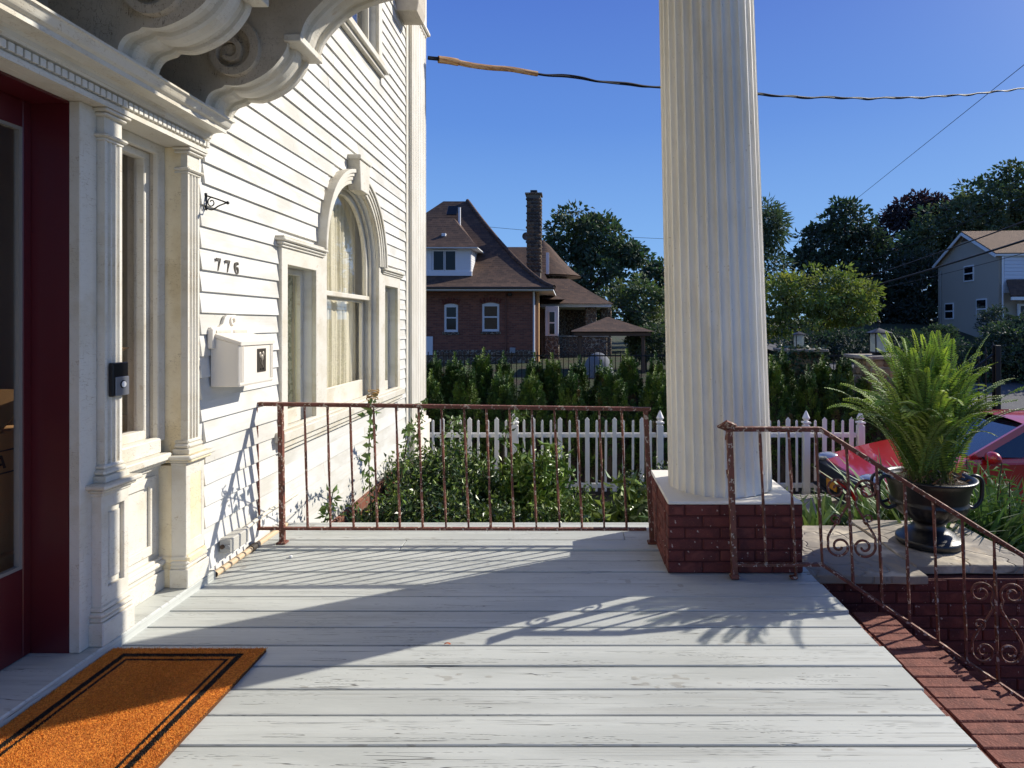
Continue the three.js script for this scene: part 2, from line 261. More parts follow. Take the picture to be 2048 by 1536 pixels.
{
  const deck = thing('porch_deck', 'grey painted wooden porch floor of wide boards', 'porch floor', null, null, 'structure');
  for (let k = -13; k <= 10; k++) {
    const d0 = 2.173 + .1705 * k, dy = rr(-.0025, .0025), tilt = rr(-.0015, .0015), xr = 1.456 + rr(-.009, .012), xl = -2.135;
    const g = chamfer(xr - xl, .03, .1705 - rr(.007, .0105), .003); g.rotateX(tilt * 4);
    g.translate((xl + xr) / 2, -.015 + dy, -(d0 + .085));
    part(deck, 'plank', uvm(g, rr(0, 3), rr(0, 3)), mat.deck);
  }
  for (const [k, cuts] of [[11, [-2.135, -1.13, 1.456]], [12, [-2.135, .38, 1.42]], [13, [-2.135, -.6, 1.42]]])
    for (let c = 0; c < cuts.length - 1; c++) {
      const d0 = 2.173 + .1705 * k, g = chamfer(cuts[c + 1] - cuts[c] - .004, .03, .1655, .003);
      g.translate((cuts[c] + cuts[c + 1]) / 2, -.002 + rr(-.001, .002), -(d0 + .085)); part(deck, 'plank', uvm(g, rr(0, 3), rr(0, 3)), mat.deck);
    }
  part(deck, 'edge_trim', box(-2.13, 1.40, -.19, .012, 4.562, 4.60, .004), mat.deck);
  part(deck, 'joist_frame', box(-2.6, 1.40, -.24, -.045, -1.5, 4.55), mat.dark);
  part(deck, 'skirt', box(-2.6, 1.38, -1.3, -.25, -1.5, 4.5), mat.redBrick);
}
{
  const st = thing('porch_steps', 'red painted brick steps going down beside the grey deck', 'steps');
  const edge = [1.86, 2.14, 2.44, 2.74];
  let x0 = 1.39;
  for (let s = 0; s < 4; s++) {
    const y = -.18 * (s + 1), xe = edge[s];
    part(st, 'core', box(x0 + .0, xe - .03, -1.3, y - .075, -1.2, 3.66), mat.mortar);
    for (let k = 0; k < 38; k++) {
      const d0 = .45 + k * .0822 + (s ? .03 : 0); if (d0 > 3.6) continue;
      for (const [a, b] of s ? [[xe - .215, xe]] : [[xe - .435, xe - .222], [xe - .215, xe]]) {
        const g = chamfer(b - a + rr(-.006, .006), .07, .0785, .005); g.rotateY(rr(-.015, .015)); g.translate((a + b) / 2 + rr(-.004, .004), y - .035 + rr(-.0035, .0035), -(d0 + .041));
        part(st, 'brick', uvm(g, rr(0, 2), rr(0, 2)), mat.stepBrick);
      }
    }
    x0 = xe - .23;
  }
}
function brickBox(parent, x0, x1, y0, y1, d0, d1, courses, material, faces = 'flbr') {
  // four faces laid in running bond; bricks are 0.1 deep and stand 4 mm proud of the mortar core
  part(parent, 'mortar_core', box(x0 + .006, x1 - .006, y0, y1 - .002, d0 + .006, d1 - .006), mat.mortar);
  const h = (y1 - y0) / courses, L = .212;
  const face = (len, place) => { for (let c = 0; c < courses; c++) { let s = c % 2 ? -.106 : 0; while (s < len) { const a = Math.max(0, s), b = Math.min(len, s + L); if (b - a > .03) place(a + .004, b - .004, y0 + c * h + .0045, y0 + (c + 1) * h - .0045); s += L; } } };
  const put = (w, hh, dd, cx, cy, cd) => { const g = chamfer(w, hh, dd, .005); g.translate(cx + rr(-.0015, .0015), cy, -cd); part(parent, 'brick', uvm(g, rr(0, 2), rr(0, 2)), material); };
  if (faces.includes('f')) face(x1 - x0, (a, b, p, q) => put(b - a, q - p, .1, x0 + (a + b) / 2, (p + q) / 2, d0 + .05 + rr(-.002, .002)));
  if (faces.includes('b')) face(x1 - x0, (a, b, p, q) => put(b - a, q - p, .1, x0 + (a + b) / 2, (p + q) / 2, d1 - .05));
  if (faces.includes('l')) face(d1 - d0 - .2, (a, b, p, q) => put(.1, q - p, b - a, x0 + .05 + rr(-.002, .002), (p + q) / 2, d0 + .1 + (a + b) / 2));
  if (faces.includes('r')) face(d1 - d0 - .2, (a, b, p, q) => put(.1, q - p, b - a, x1 - .05, (p + q) / 2, d0 + .1 + (a + b) / 2));
}
{
  const p = thing('brick_pedestal', 'dark red painted brick pedestal with white slab top under the column', 'pedestal');
  brickBox(p, .587, 1.407, .004, .418, 3.675, 4.495, 6, mat.redBrick);
  const cap = chamfer(.815, .02, .815, .008); cap.translate(.997, .424, -4.085); part(p, 'cap', uvm(cap), mat.column, 'white painted slab with worn edges');
}
{
  // fluted column, leaning slightly towards the house
  const root = thing('porch_column', 'tall white fluted column leaning slightly on the brick pedestal', 'column', V(1.0, .434, 4.085));
  root.rotation.z = .0285;
  const N = 32, per = 14, rows = 26, H = 5.0;
  const rad = (y) => .337 - .0075 * y - .0004 * y * y;
  const pos = [], idx = [], uv = [], cols = N * per + 1;
  for (let j = 0; j <= rows; j++) { const y = H * j / rows, r0 = rad(y); for (let i = 0; i < cols; i++) { const a = i / (N * per) * Math.PI * 2 + .06, t = (i % per) / per, f = t < .15 ? 0 : Math.sin((t - .15) / .85 * Math.PI); const r = r0 - .027 * Math.sqrt(Math.max(0, f)) * (y < .02 ? .4 : 1); pos.push(r * Math.cos(a), y, -r * Math.sin(a)); uv.push(a * .33, y); } }
  for (let j = 0; j < rows; j++) for (let i = 0; i < cols - 1; i++) { const a = j * cols + i; idx.push(a, a + 1, a + cols + 1, a, a + cols + 1, a + cols); }
  const g = new THREE.BufferGeometry(); g.setAttribute('position', new THREE.Float32BufferAttribute(pos, 3)); g.setAttribute('uv', new THREE.Float32BufferAttribute(uv, 2)); g.setIndex(idx);
  const gn = g.toNonIndexed(); gn.computeVertexNormals();
  part(root, 'shaft', gn, mat.column);
  const cg = new THREE.LatheGeometry([[.0, 5.0], [.27, 5.0], [.31, 5.05], [.28, 5.1], [.35, 5.34], [.42, 5.38], [.42, 5.46], [0, 5.46]].map(([a, b]) => new THREE.Vector2(a, b)), 48); part(root, 'capital', uvm(cg), mat.column);
}
{
  const w = thing('stone_platform', 'bluestone slabs on a dark red brick base carrying the black urn', 'stone platform');
  brickBox(w, 1.47, 2.86, -1.2, -.058, 3.74, 4.55, 15, mat.redBrick, 'fr');
  const stoneSlab = (pts, y0, y1, seed) => { R = rngOf(seed); const o = []; for (let i = 0; i < pts.length; i++) { const a = pts[i], b = pts[(i + 1) % pts.length], n = 7; for (let k = 0; k < n; k++) { const t = k / n; o.push([a[0] + (b[0] - a[0]) * t + rr(-.007, .007), a[1] + (b[1] - a[1]) * t + rr(-.007, .007)]); } } return upExt(o, y0, y1, .006); };
  part(w, 'flagstone', stoneSlab([[1.42, 3.66], [2.145, 3.655], [2.135, 4.57], [1.415, 4.575]], -.055, -.002, 5), mat.stone);
  part(w, 'flagstone', stoneSlab([[2.155, 3.80], [2.915, 3.80], [2.925, 4.66], [2.14, 4.69]], -.052, .004, 6), mat.stone);
}

// ---------------------------------------------------------------- the white house
const house = thing('white_house', 'white clapboard house with red door and arched window beside the porch', 'house');
const WX = -2.14;
const AC = 6.0, AY = 2.14, AR = .722;                                          // arched window: centre depth, springing height, radius
const archHole = [[AC - AR, .72], [AC + AR, .72], ...arc(AC, AY, AR, 0, Math.PI, 28)];
{
  const holes = [rect(4.548, 5.057, .72, 1.95), archHole, rect(6.943, 7.452, .72, 1.95), rect(5.15, 6.72, 4.42, 6.1)];
  part(house, 'wall', wallExt(rect(3.42, 8.75, -1.3, 6.9), holes, WX - .15, .15), mat.siding);
  part(house, 'entry_wall', wallExt(rect(-1.5, 3.419, -1.3, 6.9), [rect(1.55, 2.70, .02, 2.485), rect(2.93, 3.34, .88, 2.44)], -2.423, .14), mat.old);
  part(house, 'end_wall', box(-8, WX - .151, -1.3, 6.9, 8.6, 8.75), mat.siding);
  part(house, 'foundation', box(WX - .1, WX + .03, -1.3, -.26, 4.62, 8.7, .01), mat.farBrick);
  const rm = sub(house, 'rooms');
  part(rm, 'back_wall', box(-5.6, -5.5, -.3, 6.9, -1.4, 8.5), mat.room);
  part(rm, 'floor_slab', box(-5.5, -2.43, -.08, .035, -1.4, 8.5), M({ name: 'oak floor', color: 0xa07c52, roughness: .5 }));
  part(rm, 'upper_floor', box(-5.5, -2.43, 3.2, 3.4, -1.4, 8.5), mat.room);
  part(rm, 'roof_slab', box(-8, -2.1, 6.9, 7.1, -1.5, 8.75), mat.shingle);
  part(rm, 'side_wall', box(-5.6, -2.43, -.3, 6.9, -1.5, -1.41), mat.room);
  part(rm, 'partition', box(-5.5, -2.44, .035, 3.2, 3.62, 3.72), mat.room);
}
{
  // clapboards, each row cut round the window casings
  R = rngOf(21);
  const sid = sub(house, 'siding');
  const board = (d0, d1, y0, y1) => {
    const n = Math.max(2, Math.round((d1 - d0) / .55)), pr = .019 + rr(-.002, .003), jit = Array.from({ length: n + 1 }, () => rr(-.0016, .0016)), jx = Array.from({ length: n + 1 }, () => rr(-.001, .001));
    const ring = (k) => { const d = d0 + (d1 - d0) * k / n; return [V(WX + pr + jx[k], y0 + jit[k], d), V(WX + .003, y1 + .004, d), V(WX - .002, y1 + .004, d), V(WX - .002, y0 + jit[k], d)]; };
    const q = []; for (let k = 0; k < n; k++) { const a = ring(k), b = ring(k + 1); q.push([a[0], b[0], b[1], a[1]], [a[3], b[3], b[0], a[0]]); }
    const a = ring(0), b = ring(n); q.push([a[3], a[0], a[1], a[2]], [b[0], b[3], b[2], b[1]]);
    const g = polys(q), u = g.attributes.uv, ou = rr(0, 2.3), ov = rr(0, 1.1); for (let i = 0; i < u.count; i++) u.setXY(i, u.getX(i) + ou, u.getY(i) + ov);
    part(sid, 'clapboard', g, mat.siding);
  };
  for (let k = -17; k < 38; k++) {
    const y0 = 1.948 + .1255 * k, y1 = y0 + .1255, cuts = [];
    if (y1 > .55 && y0 < 2.10) cuts.push([4.46, 7.54]);
    else if (y0 >= 2.10 && y0 < AY + .83) { const w = Math.sqrt(Math.max(.01, .83 ** 2 - Math.max(0, y0 - AY) ** 2)); cuts.push([AC - w, AC + w]); }
    if (y1 > 4.32 && y0 < 6.2) cuts.push([5.05, 6.86]);
    let spans = [[y0 < .85 ? 3.552 : y0 > 2.3 ? 3.545 : 3.515, 7.885]];
    for (const [a, b] of cuts) spans = spans.flatMap(([s, e]) => [[s, Math.min(e, a)], [Math.max(s, b), e]].filter(([p, q]) => q - p > .02));
    for (const [s, e] of spans) {
      if (e - s > 2.6) { const j = s + rr(.3, .7) * (e - s); board(s, j - .0012, y0, y1); board(j + .0012, e, y0, y1); } else board(s, e, y0, y1);
    }
  }
}
{
  // corner board, fluted corner pilaster and its mouldings
  part(house, 'corner_strip', box(WX + .0, WX + .026, -.3, 6.88, 7.89, 8.0, .003), mat.trim);
  const cp = sub(house, 'corner_pilaster', 'tall fluted white corner pilaster');
  const pts = [[WX - .02, 8.002], [WX + .07, 8.002]]; const n = 8, w = .768 / n;
  for (let k = 0; k < n; k++) { const a = 8.002 + k * w; pts.push([WX + .07, a + w * .16]); for (const t of [.25, .4, .5, .6, .75]) pts.push([WX + .07 - .02 * Math.sin((t - .16) / .68 * Math.PI), a + w * t]); pts.push([WX + .07, a + w * .84]); }
  pts.push([WX + .07, 8.77], [WX - .02, 8.77]);
  part(cp, 'shaft', upExt(pts, .2, 5.62), mat.column);
  part(cp, 'base', merge([box(WX - .01, WX + .115, -.9, .1, 7.95, 8.81, .006), box(WX - .01, WX + .135, .1, .15, 7.93, 8.83, .012), box(WX - .01, WX + .1, .15, .2, 7.97, 8.79, .012)]), mat.column);
  part(cp, 'capital', merge([box(WX - .01, WX + .085, 5.62, 5.66, 7.985, 8.785, .01), box(WX - .01, WX + .12, 5.66, 5.71, 7.95, 8.83, .01), box(WX - .01, WX + .075, 5.71, 6.3, 7.99, 8.78), box(WX - .01, WX + .12, 6.3, 6.36, 7.95, 8.83, .01), box(WX - .01, WX + .09, 6.36, 6.88, 7.98, 8.8)]), mat.column);
  part(house, 'eave_bracket', depExt([[WX + .001, 5.34], [-1.87, 5.34], [-1.85, 5.45], [-1.85, 6.85], [WX + .001, 6.85]], 7.45, 7.82, .01), mat.old);
}
{
  // upper window
  const w = sub(house, 'upper_window', 'upper sash window with drawn grey curtain');
  const X = WX + .002;
  part(w, 'casing', wallExt(rect(5.06, 6.84, 4.40, 6.2), [rect(5.15, 6.72, 4.42, 6.1)], X, .035, .004), mat.trim);
  part(w, 'sill', box(X, X + .09, 4.33, 4.40, 5.0, 6.92, .006), mat.trim);
  part(w, 'sill_moulding', box(X, X + .05, 4.285, 4.33, 5.03, 6.89, .006), mat.trim);
  part(w, 'sash', wallExt(rect(5.151, 6.719, 4.421, 6.099), [rect(5.22, 6.65, 4.5, 5.24), rect(5.22, 6.65, 5.29, 6.04)], WX - .10, .04), mat.sash);
  part(w, 'pane', wallExt(rect(5.21, 6.66, 4.49, 5.25), [], WX - .088, .003), mat.glass);
  part(w, 'pane', wallExt(rect(5.21, 6.66, 5.28, 6.05), [], WX - .082, .003), mat.glass);
  part(w, 'curtain', grid(90, 4, (u, v) => V(WX - .2 + .018 * Math.sin(u * 60) + .008 * Math.sin(u * 137), 4.2 + v * 2, 5.0 + u * 1.9)), M({ name: 'grey sheer', color: 0x8f8d86, roughness: 1 }));
}
{
  // three-part arched window
  const w = sub(house, 'arched_window', 'three part window with arched middle light and keystone');
  const X = WX + .001;
  const outer = [[4.452, .722], [7.548, .722], [7.548, 2.08], [AC + .80, 2.08], ...arc(AC, AY, .80, 0, Math.PI, 28), [AC - .80, 2.08], [4.452, 2.08]];
  part(w, 'casing', wallExt(outer, [rect(4.548, 5.057, .745, 1.95), archHole.map(([a, b]) => [a, Math.max(b, .745)]), rect(6.943, 7.452, .745, 1.95)], X, .036, .003), mat.trim);
  const ring = (r0, r1, pr) => wallExt([...arc(AC, AY, r1, 0, Math.PI, 32), ...arc(AC, AY, r0, Math.PI, 0, 32)], [], X, pr, .004);
  part(w, 'archivolt', merge([ring(.728, .765, .05), ring(.765, .80, .062), ring(.80, .832, .075), ring(.832, .868, .092)]), mat.trim);
  for (const [a, b] of [[4.395, 5.2], [6.8, 7.605]]) part(w, 'side_cornice', merge([box(X, X + .05, 2.072, 2.09, a + .04, b, .003), box(X, X + .065, 2.09, 2.112, a + .02, b, .006), box(X, X + .085, 2.112, 2.138, a, b + (a > 6 ? 0 : 0), .008), box(X, X + .075, 2.138, 2.15, a + .01, b, .003)]), mat.trim);
  part(w, 'keystone', wallExt([[AC - .115, 2.80], [AC + .115, 2.80], [AC + .155, 3.09], [AC - .155, 3.09]], [], X, .125, .006), mat.trim);
  part(w, 'keystone_cap', box(X, X + .14, 3.09, 3.135, AC - .17, AC + .17, .006), mat.trim);
  part(w, 'sill', box(X, X + .085, .648, .721, 4.39, 7.61, .008), mat.trim);
  part(w, 'apron_moulding', merge([box(X, X + .06, .60, .648, 4.42, 7.58, .008), box(X, X + .035, .562, .60, 4.44, 7.56, .008)]), mat.trim);
  // middle light
  const S = WX - .115;
  const ar2 = (r, y0) => [[AC - r, y0], [AC + r, y0], ...arc(AC, AY, r, 0, Math.PI, 26)];
  part(w, 'inner_moulding', wallExt(ar2(.7215, .7215), [ar2(.685, .74)], WX - .07, .03), mat.trim);
  part(w, 'upper_sash', wallExt(ar2(.72, 1.77), [ar2(.635, 1.815)], S, .04, .003), mat.sash, 'upper sash with flaking white paint');
  part(w, 'meeting_rail', box(S, S + .06, 1.768, 1.812, AC - .7, AC + .7, .004), mat.sash);
  part(w, 'lower_sash', wallExt(rect(AC - .72, AC + .72, .723, 1.775), [rect(AC - .645, AC + .645, .905, 1.74)], S - .045, .04, .003), mat.sash);
  part(w, 'pane', wallExt(ar2(.64, 1.81), [], S + .014, .003), mat.glass);
  part(w, 'pane', wallExt(rect(AC - .65, AC + .65, .90, 1.75), [], S - .03, .003), mat.glass);
  const lace = new THREE.MeshPhysicalMaterial({ name: 'pale yellow net curtain', color: 0xf3ecd2, roughness: .95, transmission: .12, thickness: 0, side: THREE.DoubleSide, bumpMap: speck, bumpScale: .002 });
  const fold = (a, b, y0, y1, Xc, amp, f) => grid(120, 10, (u, v) => { const d = a + (b - a) * u; return V(Xc + amp * (Math.sin(u * f) + .5 * Math.sin(u * f * 2.3 + 1 + v) + .3 * Math.sin(u * f * .37 + v * .6)), y0 + (y1 - y0) * v, d + .012 * Math.sin(v * 7 + u * 20)); });
  part(w, 'curtain', fold(5.26, 5.78, .80, 2.9, S - .10, .014, 46), lace);
  part(w, 'curtain', fold(5.72, 6.74, .80, 2.86, S - .125, .016, 60), lace);
  part(w, 'blind', box(S - .2, S - .19, .7, 2.95, 5.2, 6.8), M({ name: 'cream roller blind', color: 0xe2dcc0, roughness: 1 }));
  // side lights
  const pan = M({ name: 'white lace', color: 0xdedfc9, roughness: 1, map: tex(256, 256, (u, v) => fbm(u, v, 16, 16, 3, 181) > .5 ? [.97, .96, .88] : [.72, .72, .56], .3, .3) });
  for (const [a, b] of [[4.548, 5.057], [6.943, 7.452]]) {
    part(w, 'side_frame', wallExt(rect(a + .001, b - .001, .723, 1.949), [rect(a + .05, b - .05, .83, 1.90)], S, .045, .004), mat.sash);
    part(w, 'pane', wallExt(rect(a + .045, b - .045, .825, 1.905), [], S + .015, .003), mat.glass);
    part(w, 'lace_panel', fold(a, b, .74, 1.94, S - .05, .006, 40), pan);
  }
}

// ---------------------------------------------------------------- the entrance
function entryPilaster(d0, d1, Xb) {
  const p = sub(house, 'entry_pilaster', 'fluted entrance pilaster on a panelled pedestal with flaking paint'), Xf = -2.128, m = mat.trim;
  part(p, 'plinth', merge([box(Xb, -2.098, .052, .156, d0 - .05, d1 + .045, .004), box(Xb, -2.106, .156, .176, d0 - .045, d1 + .04, .006), box(Xb, -2.1, .176, .20, d0 - .048, d1 + .043, .009), box(Xb, -2.112, .20, .226, d0 - .04, d1 + .036, .006)]), m);
  const a = d0 - .032, b = d1 + .03;
  part(p, 'pedestal', wallExt(rect(a, b, .226, .724), [rect(a + .04, b - .03, .30, .665)], Xb, -2.118 - Xb, .002), m);
  part(p, 'raised_panel', merge([wallExt(rect(a + .041, b - .031, .301, .664), [], Xb, -2.137 - Xb), wallExt(rect(a + .055, b - .045, .33, .635), [], Xb, -2.126 - Xb, .004)]), m);
  part(p, 'pedestal_cap', merge([box(Xb, -2.11, .724, .742, d0 - .04, d1 + .038, .004), box(Xb, -2.09, .742, .76, d0 - .055, d1 + .05, .008), box(Xb, -2.072, .76, .782, d0 - .07, d1 + .065, .006)]), m);
  part(p, 'base', merge([box(Xb, -2.106, .782, .812, d0 - .025, d1 + .022, .003), box(Xb, -2.112, .812, .84, d0 - .018, d1 + .016, .01), box(Xb, -2.119, .84, .86, d0 - .01, d1 + .008, .007)]), m);
  const pts = [[Xb, d0], [Xf, d0]], n = 3, e = .012, w = (d1 - d0 - 2 * e) / n;
  for (let k = 0; k < n; k++) { const s = d0 + e + k * w; pts.push([Xf, s + w * .14]); for (const t of [.22, .36, .5, .64, .78]) pts.push([Xf - .011 * Math.sin((t - .14) / .72 * Math.PI), s + w * t]); pts.push([Xf, s + w * .86]); }
  pts.push([Xf, d1], [Xb, d1]);
  part(p, 'shaft', upExt(pts, .86, 2.345), m);
  part(p, 'capital', merge([box(Xb, -2.123, 2.345, 2.358, d0 - .006, d1 + .006, .002), box(Xb, -2.108, 2.358, 2.376, d0 - .02, d1 + .02, .007), box(Xb, -2.13, 2.376, 2.455, d0 - .001, d1 + .001), box(Xb, -2.112, 2.455, 2.473, d0 - .014, d1 + .014, .006), box(Xb, -2.1, 2.473, 2.489, d0 - .026, d1 + .026, .004)]), m);
  return p;
}
entryPilaster(2.79, 2.898, -2.282);
entryPilaster(3.397, 3.503, -2.20);
{
  const t = mat.trim;
  part(house, 'door_casing', box(-2.212, -2.163, .051, 2.489, 2.692, 2.789, .003), t, 'door casing with pinkish crackled edge');
  part(house, 'side_jamb', merge([box(-2.30, -2.165, .782, 2.489, 3.395, 3.52, .002), box(-2.30, -2.12, .052, .724, 3.368, 3.535, .003), box(-2.30, -2.105, .052, .156, 3.362, 3.54, .003), box(-2.30, -2.1, .18, .226, 3.358, 3.538, .01), box(-2.30, -2.08, .742, .782, 3.345, 3.545, .008)]), mat.cream, 'deep cream board with crackled paint, lightened for bounce light');
  // sidelight with its sill, dado and lower panel
  const s = sub(house, 'sidelight', 'narrow sidelight window between the entrance pilasters');
  part(s, 'frame', wallExt(rect(2.931, 3.339, .881, 2.439), [rect(2.97, 3.295, .93, 2.40)], -2.36, .06, .004), mat.sash);
  part(s, 'stop', wallExt(rect(2.9, 3.394, .86, 2.49), [rect(2.935, 3.335, .885, 2.435)], -2.2825, .03, .004), mat.trim);
  part(s, 'pane', wallExt(rect(2.965, 3.30, .925, 2.405), [], -2.345, .004), mat.glass);
  part(s, 'sill', box(-2.34, -2.235, .80, .882, 2.9, 3.34, .008), t);
  part(s, 'dado', merge([box(-2.30, -2.255, .71, .742, 2.9, 3.37, .006), box(-2.30, -2.215, .742, .762, 2.9, 3.36, .008), box(-2.30, -2.19, .762, .80, 2.9, 3.358, .006)]), t);
  part(s, 'lower_panel', merge([box(-2.30, -2.272, .05, .71, 2.9, 3.37), wallExt(rect(2.95, 3.33, .26, .68), [rect(3.0, 3.28, .31, .63)], -2.273, .016, .003), box(-2.30, -2.235, .05, .15, 2.9, 3.368, .004), box(-2.30, -2.225, .18, .21, 2.9, 3.365, .01), box(-2.30, -2.245, .15, .225, 2.9, 3.366, .006)]), t);
  // threshold
  part(house, 'threshold', box(-2.7, -2.10, -.03, .05, .2, 3.62, .006), mat.deck, 'grey painted threshold board');
}
{
  // door, its red jamb and glass
  const d = sub(house, 'door', 'dark red front door with large glass pane'), m = mat.doorRed;
  part(d, 'jamb', merge([box(-2.42, -2.2125, .051, 2.484, 2.6925, 2.785, 0), box(-2.42, -2.2125, 2.478, 2.4885, 1.56, 2.692)]), m);
  part(d, 'stile', box(-2.42, -2.378, .055, 2.478, 2.652, 2.693, .003), m);
  part(d, 'stile', box(-2.42, -2.378, .055, 2.478, 1.56, 1.69, .003), m);
  part(d, 'top_rail', box(-2.42, -2.378, 2.36, 2.477, 1.69, 2.652, .003), m);
  part(d, 'bottom_rail', box(-2.42, -2.378, .055, .44, 1.69, 2.652, .003), m);
  part(d, 'glazing_bead', wallExt(rect(1.69, 2.652, .44, 2.36), [rect(1.705, 2.637, .455, 2.345)], -2.405, .024), M({ name: 'grey bead', color: 0x8a857c, roughness: .5 }));
  part(d, 'pane', wallExt(rect(1.70, 2.642, .45, 2.35), [], -2.40, .005), mat.glass);
}
{
  // entablature over the entrance
  const c = sub(house, 'entry_cornice', 'moulded white entrance cornice with a row of small dentils'), D0 = .5, D1 = 3.535;
  const cyma = (x0, y0, x1, y1) => Array.from({ length: 9 }, (_, i) => { const t = i / 8; return [x0 + (x1 - x0) * t, y0 + (y1 - y0) * (t - .13 * Math.sin(2 * Math.PI * t))]; });
  const prof = [[-2.28, 2.49], [-2.095, 2.49], [-2.095, 2.513], [-2.108, 2.516], [-2.108, 2.563], [-2.088, 2.568], [-2.082, 2.578], ...[.0, .3, .6, 1].map((t) => [-2.078 + .03 * (1 - Math.cos(t * 1.57)), 2.58 + .032 * Math.sin(t * 1.57)]), [-2.0, 2.614], [-2.0, 2.608], [-1.99, 2.608], [-1.99, 2.63], [-1.983, 2.633], ...cyma(-1.982, 2.634, -1.945, 2.672), [-1.945, 2.682], [-2.28, 2.69]];
  part(c, 'moulding', depExt(prof, D0, D1), mat.trim);
  const dent = uvm(chamfer(.022, .032, .026, .0015));
  for (let k = 0; k < 84; k++) { const q = part(c, 'dentil', dent, mat.trim); q.position.set(-2.098, 2.54, -(D1 - .012 - k * .0345)); }
  part(c, 'head_casing', box(-2.282, -2.163, 2.4895, 2.4899 + .01, 1.5, 2.9), mat.trim);
}
{
  // scrolled console brackets and the balcony they carry
  const P = [[-1.982, 2.688], [-1.971, 2.733], [-1.944, 2.767], [-1.889, 2.788], [-1.872, 2.803], [-1.80, 2.800], [-1.74, 2.818], [-1.689, 2.843], [-1.645, 2.871], [-1.606, 2.905], [-1.58, 2.936], [-1.558, 2.967], [-1.54, 3.0], [-1.531, 3.04], [-1.531, 3.05], [-1.469, 3.06], [-1.455, 3.10], [-1.448, 3.122], [-1.42, 3.174], [-1.365, 3.236], [-1.3375, 3.263], [-1.25, 3.33], [-1.1, 3.39], [-.95, 3.42]];
  const T = .27, prof = [[0, 0], [.026, 0], [.034, -.006], [.036, -.022], [.062, -.03], [.086, -.022], [.09, -.004], [.1, .006], [.135, .012], [.17, .006], [.18, -.004], [.184, -.022], [.208, -.03], [.234, -.022], [.236, -.006], [.244, 0], [T, 0]];
  { const seg = (a, b, n) => new THREE.CatmullRomCurve3(P.slice(a, b + 1).map(([x, y]) => new THREE.Vector3(x, y, 0))).getPoints(n).map((v) => [v.x, v.y]); const q = [...seg(0, 3, 10), ...seg(4, 13, 28), P[14], ...seg(15, 23, 22)]; P.length = 0; P.push(...q); }
  const br = sub(house, 'console_bracket', 'large scroll console with carved spiral and ridged underside');
  const nrm = P.map((_, i) => { const a = P[Math.max(0, i - 1)], b = P[Math.min(P.length - 1, i + 1)], dx = b[0] - a[0], dy = b[1] - a[1], l = Math.hypot(dx, dy); return [dy / l, -dx / l]; });
  const q = []; const at = (i, k) => { const [t, o] = prof[k]; return new THREE.Vector3(P[i][0] + nrm[i][0] * o, P[i][1] + nrm[i][1] * o, -t); };
  for (let i = 0; i < P.length - 1; i++) for (let k = 0; k < prof.length - 1; k++) q.push([at(i, k), at(i + 1, k), at(i + 1, k + 1), at(i, k + 1)]);
  part(br, 'ridged_underside', polys(q), mat.trim);
  const side = [...P, [-.95, 3.46], [-2.29, 3.46], [-2.29, 2.686]];
  const f1 = uvm(new THREE.ShapeGeometry(shapeOf(side))); const f2 = f1.clone(); f2.translate(0, 0, -T);
  part(br, 'body', merge([f1, f2]), mat.old);
  // raised spiral on both cheeks
  const spiral = (z, th) => { const c = [-1.834, 2.974], n = 90, pts = [], inn = []; for (let i = 0; i <= n; i++) { const t = i / n, a = 1.9 - t * 10.6, r = .205 * Math.exp(-1.45 * t), w = .05 * (1 - .6 * t); pts.push([c[0] + r * Math.cos(a), c[1] + r * Math.sin(a)]); inn.push([c[0] + (r - w) * Math.cos(a), c[1] + (r - w) * Math.sin(a)]); } const qq = []; for (let i = 0; i < n; i++) { const A = pts[i], B = pts[i + 1], C = inn[i + 1], D = inn[i], v = (p, zz) => new THREE.Vector3(p[0], p[1], zz); qq.push([v(A, z + th), v(B, z + th), v(C, z + th), v(D, z + th)], [v(A, z), v(B, z), v(B, z + th), v(A, z + th)], [v(D, z + th), v(C, z + th), v(C, z), v(D, z)]); } return polys(qq); };
  const eye = new THREE.CylinderGeometry(.042, .05, .02, 24); eye.rotateX(Math.PI / 2); eye.translate(-1.834, 2.974, .008);
  part(br, 'volute', merge([spiral(0, .034), uvm(eye)]), mat.old);
  part(br, 'block', box(-1.55, -1.455, 3.035, 3.075, -.012, T + .012, .004), mat.trim);
  part(br, 'toe', box(-2.0, -1.965, 2.684, 2.70, -.004, T + .004, .003), mat.trim);
  br.position.z = -3.31;
  for (const d of [2.668, 1.312, .67]) { const c = br.clone(); c.position.z = -d; house.add(c); }
  part(house, 'balcony', merge([box(-2.282, -.93, 3.45, 3.62, .55, 3.64, .01), box(-2.282, -.88, 3.62, 3.72, .5, 3.68, .015)]), mat.old);
  part(house, 'unseen_portico_roof', merge([box(-2.13, 1.72, 5.93, 6.05, -3.2, 4.82), box(-2.13, 1.8, 6.05, 6.85, -3.3, 4.9, .02), box(-2.13, 2.05, 6.85, 7.05, -3.5, 5.15, .02)]), mat.trim, 'unseen portico roof over the column, lowered to cut sky light');  // unseen roof above the column, set low to block sky light
  const lamp = sub(house, 'bulb_socket', 'small white globe under the balcony');
  const g = new THREE.SphereGeometry(.03, 16, 10); g.translate(-2.02, 2.86, -2.47); part(lamp, 'globe', uvm(g), mat.vinyl); part(lamp, 'stem', rod(V(-2.02, 2.88, 2.47), V(-2.02, 3.45, 2.47), .008, 8), mat.old);
}

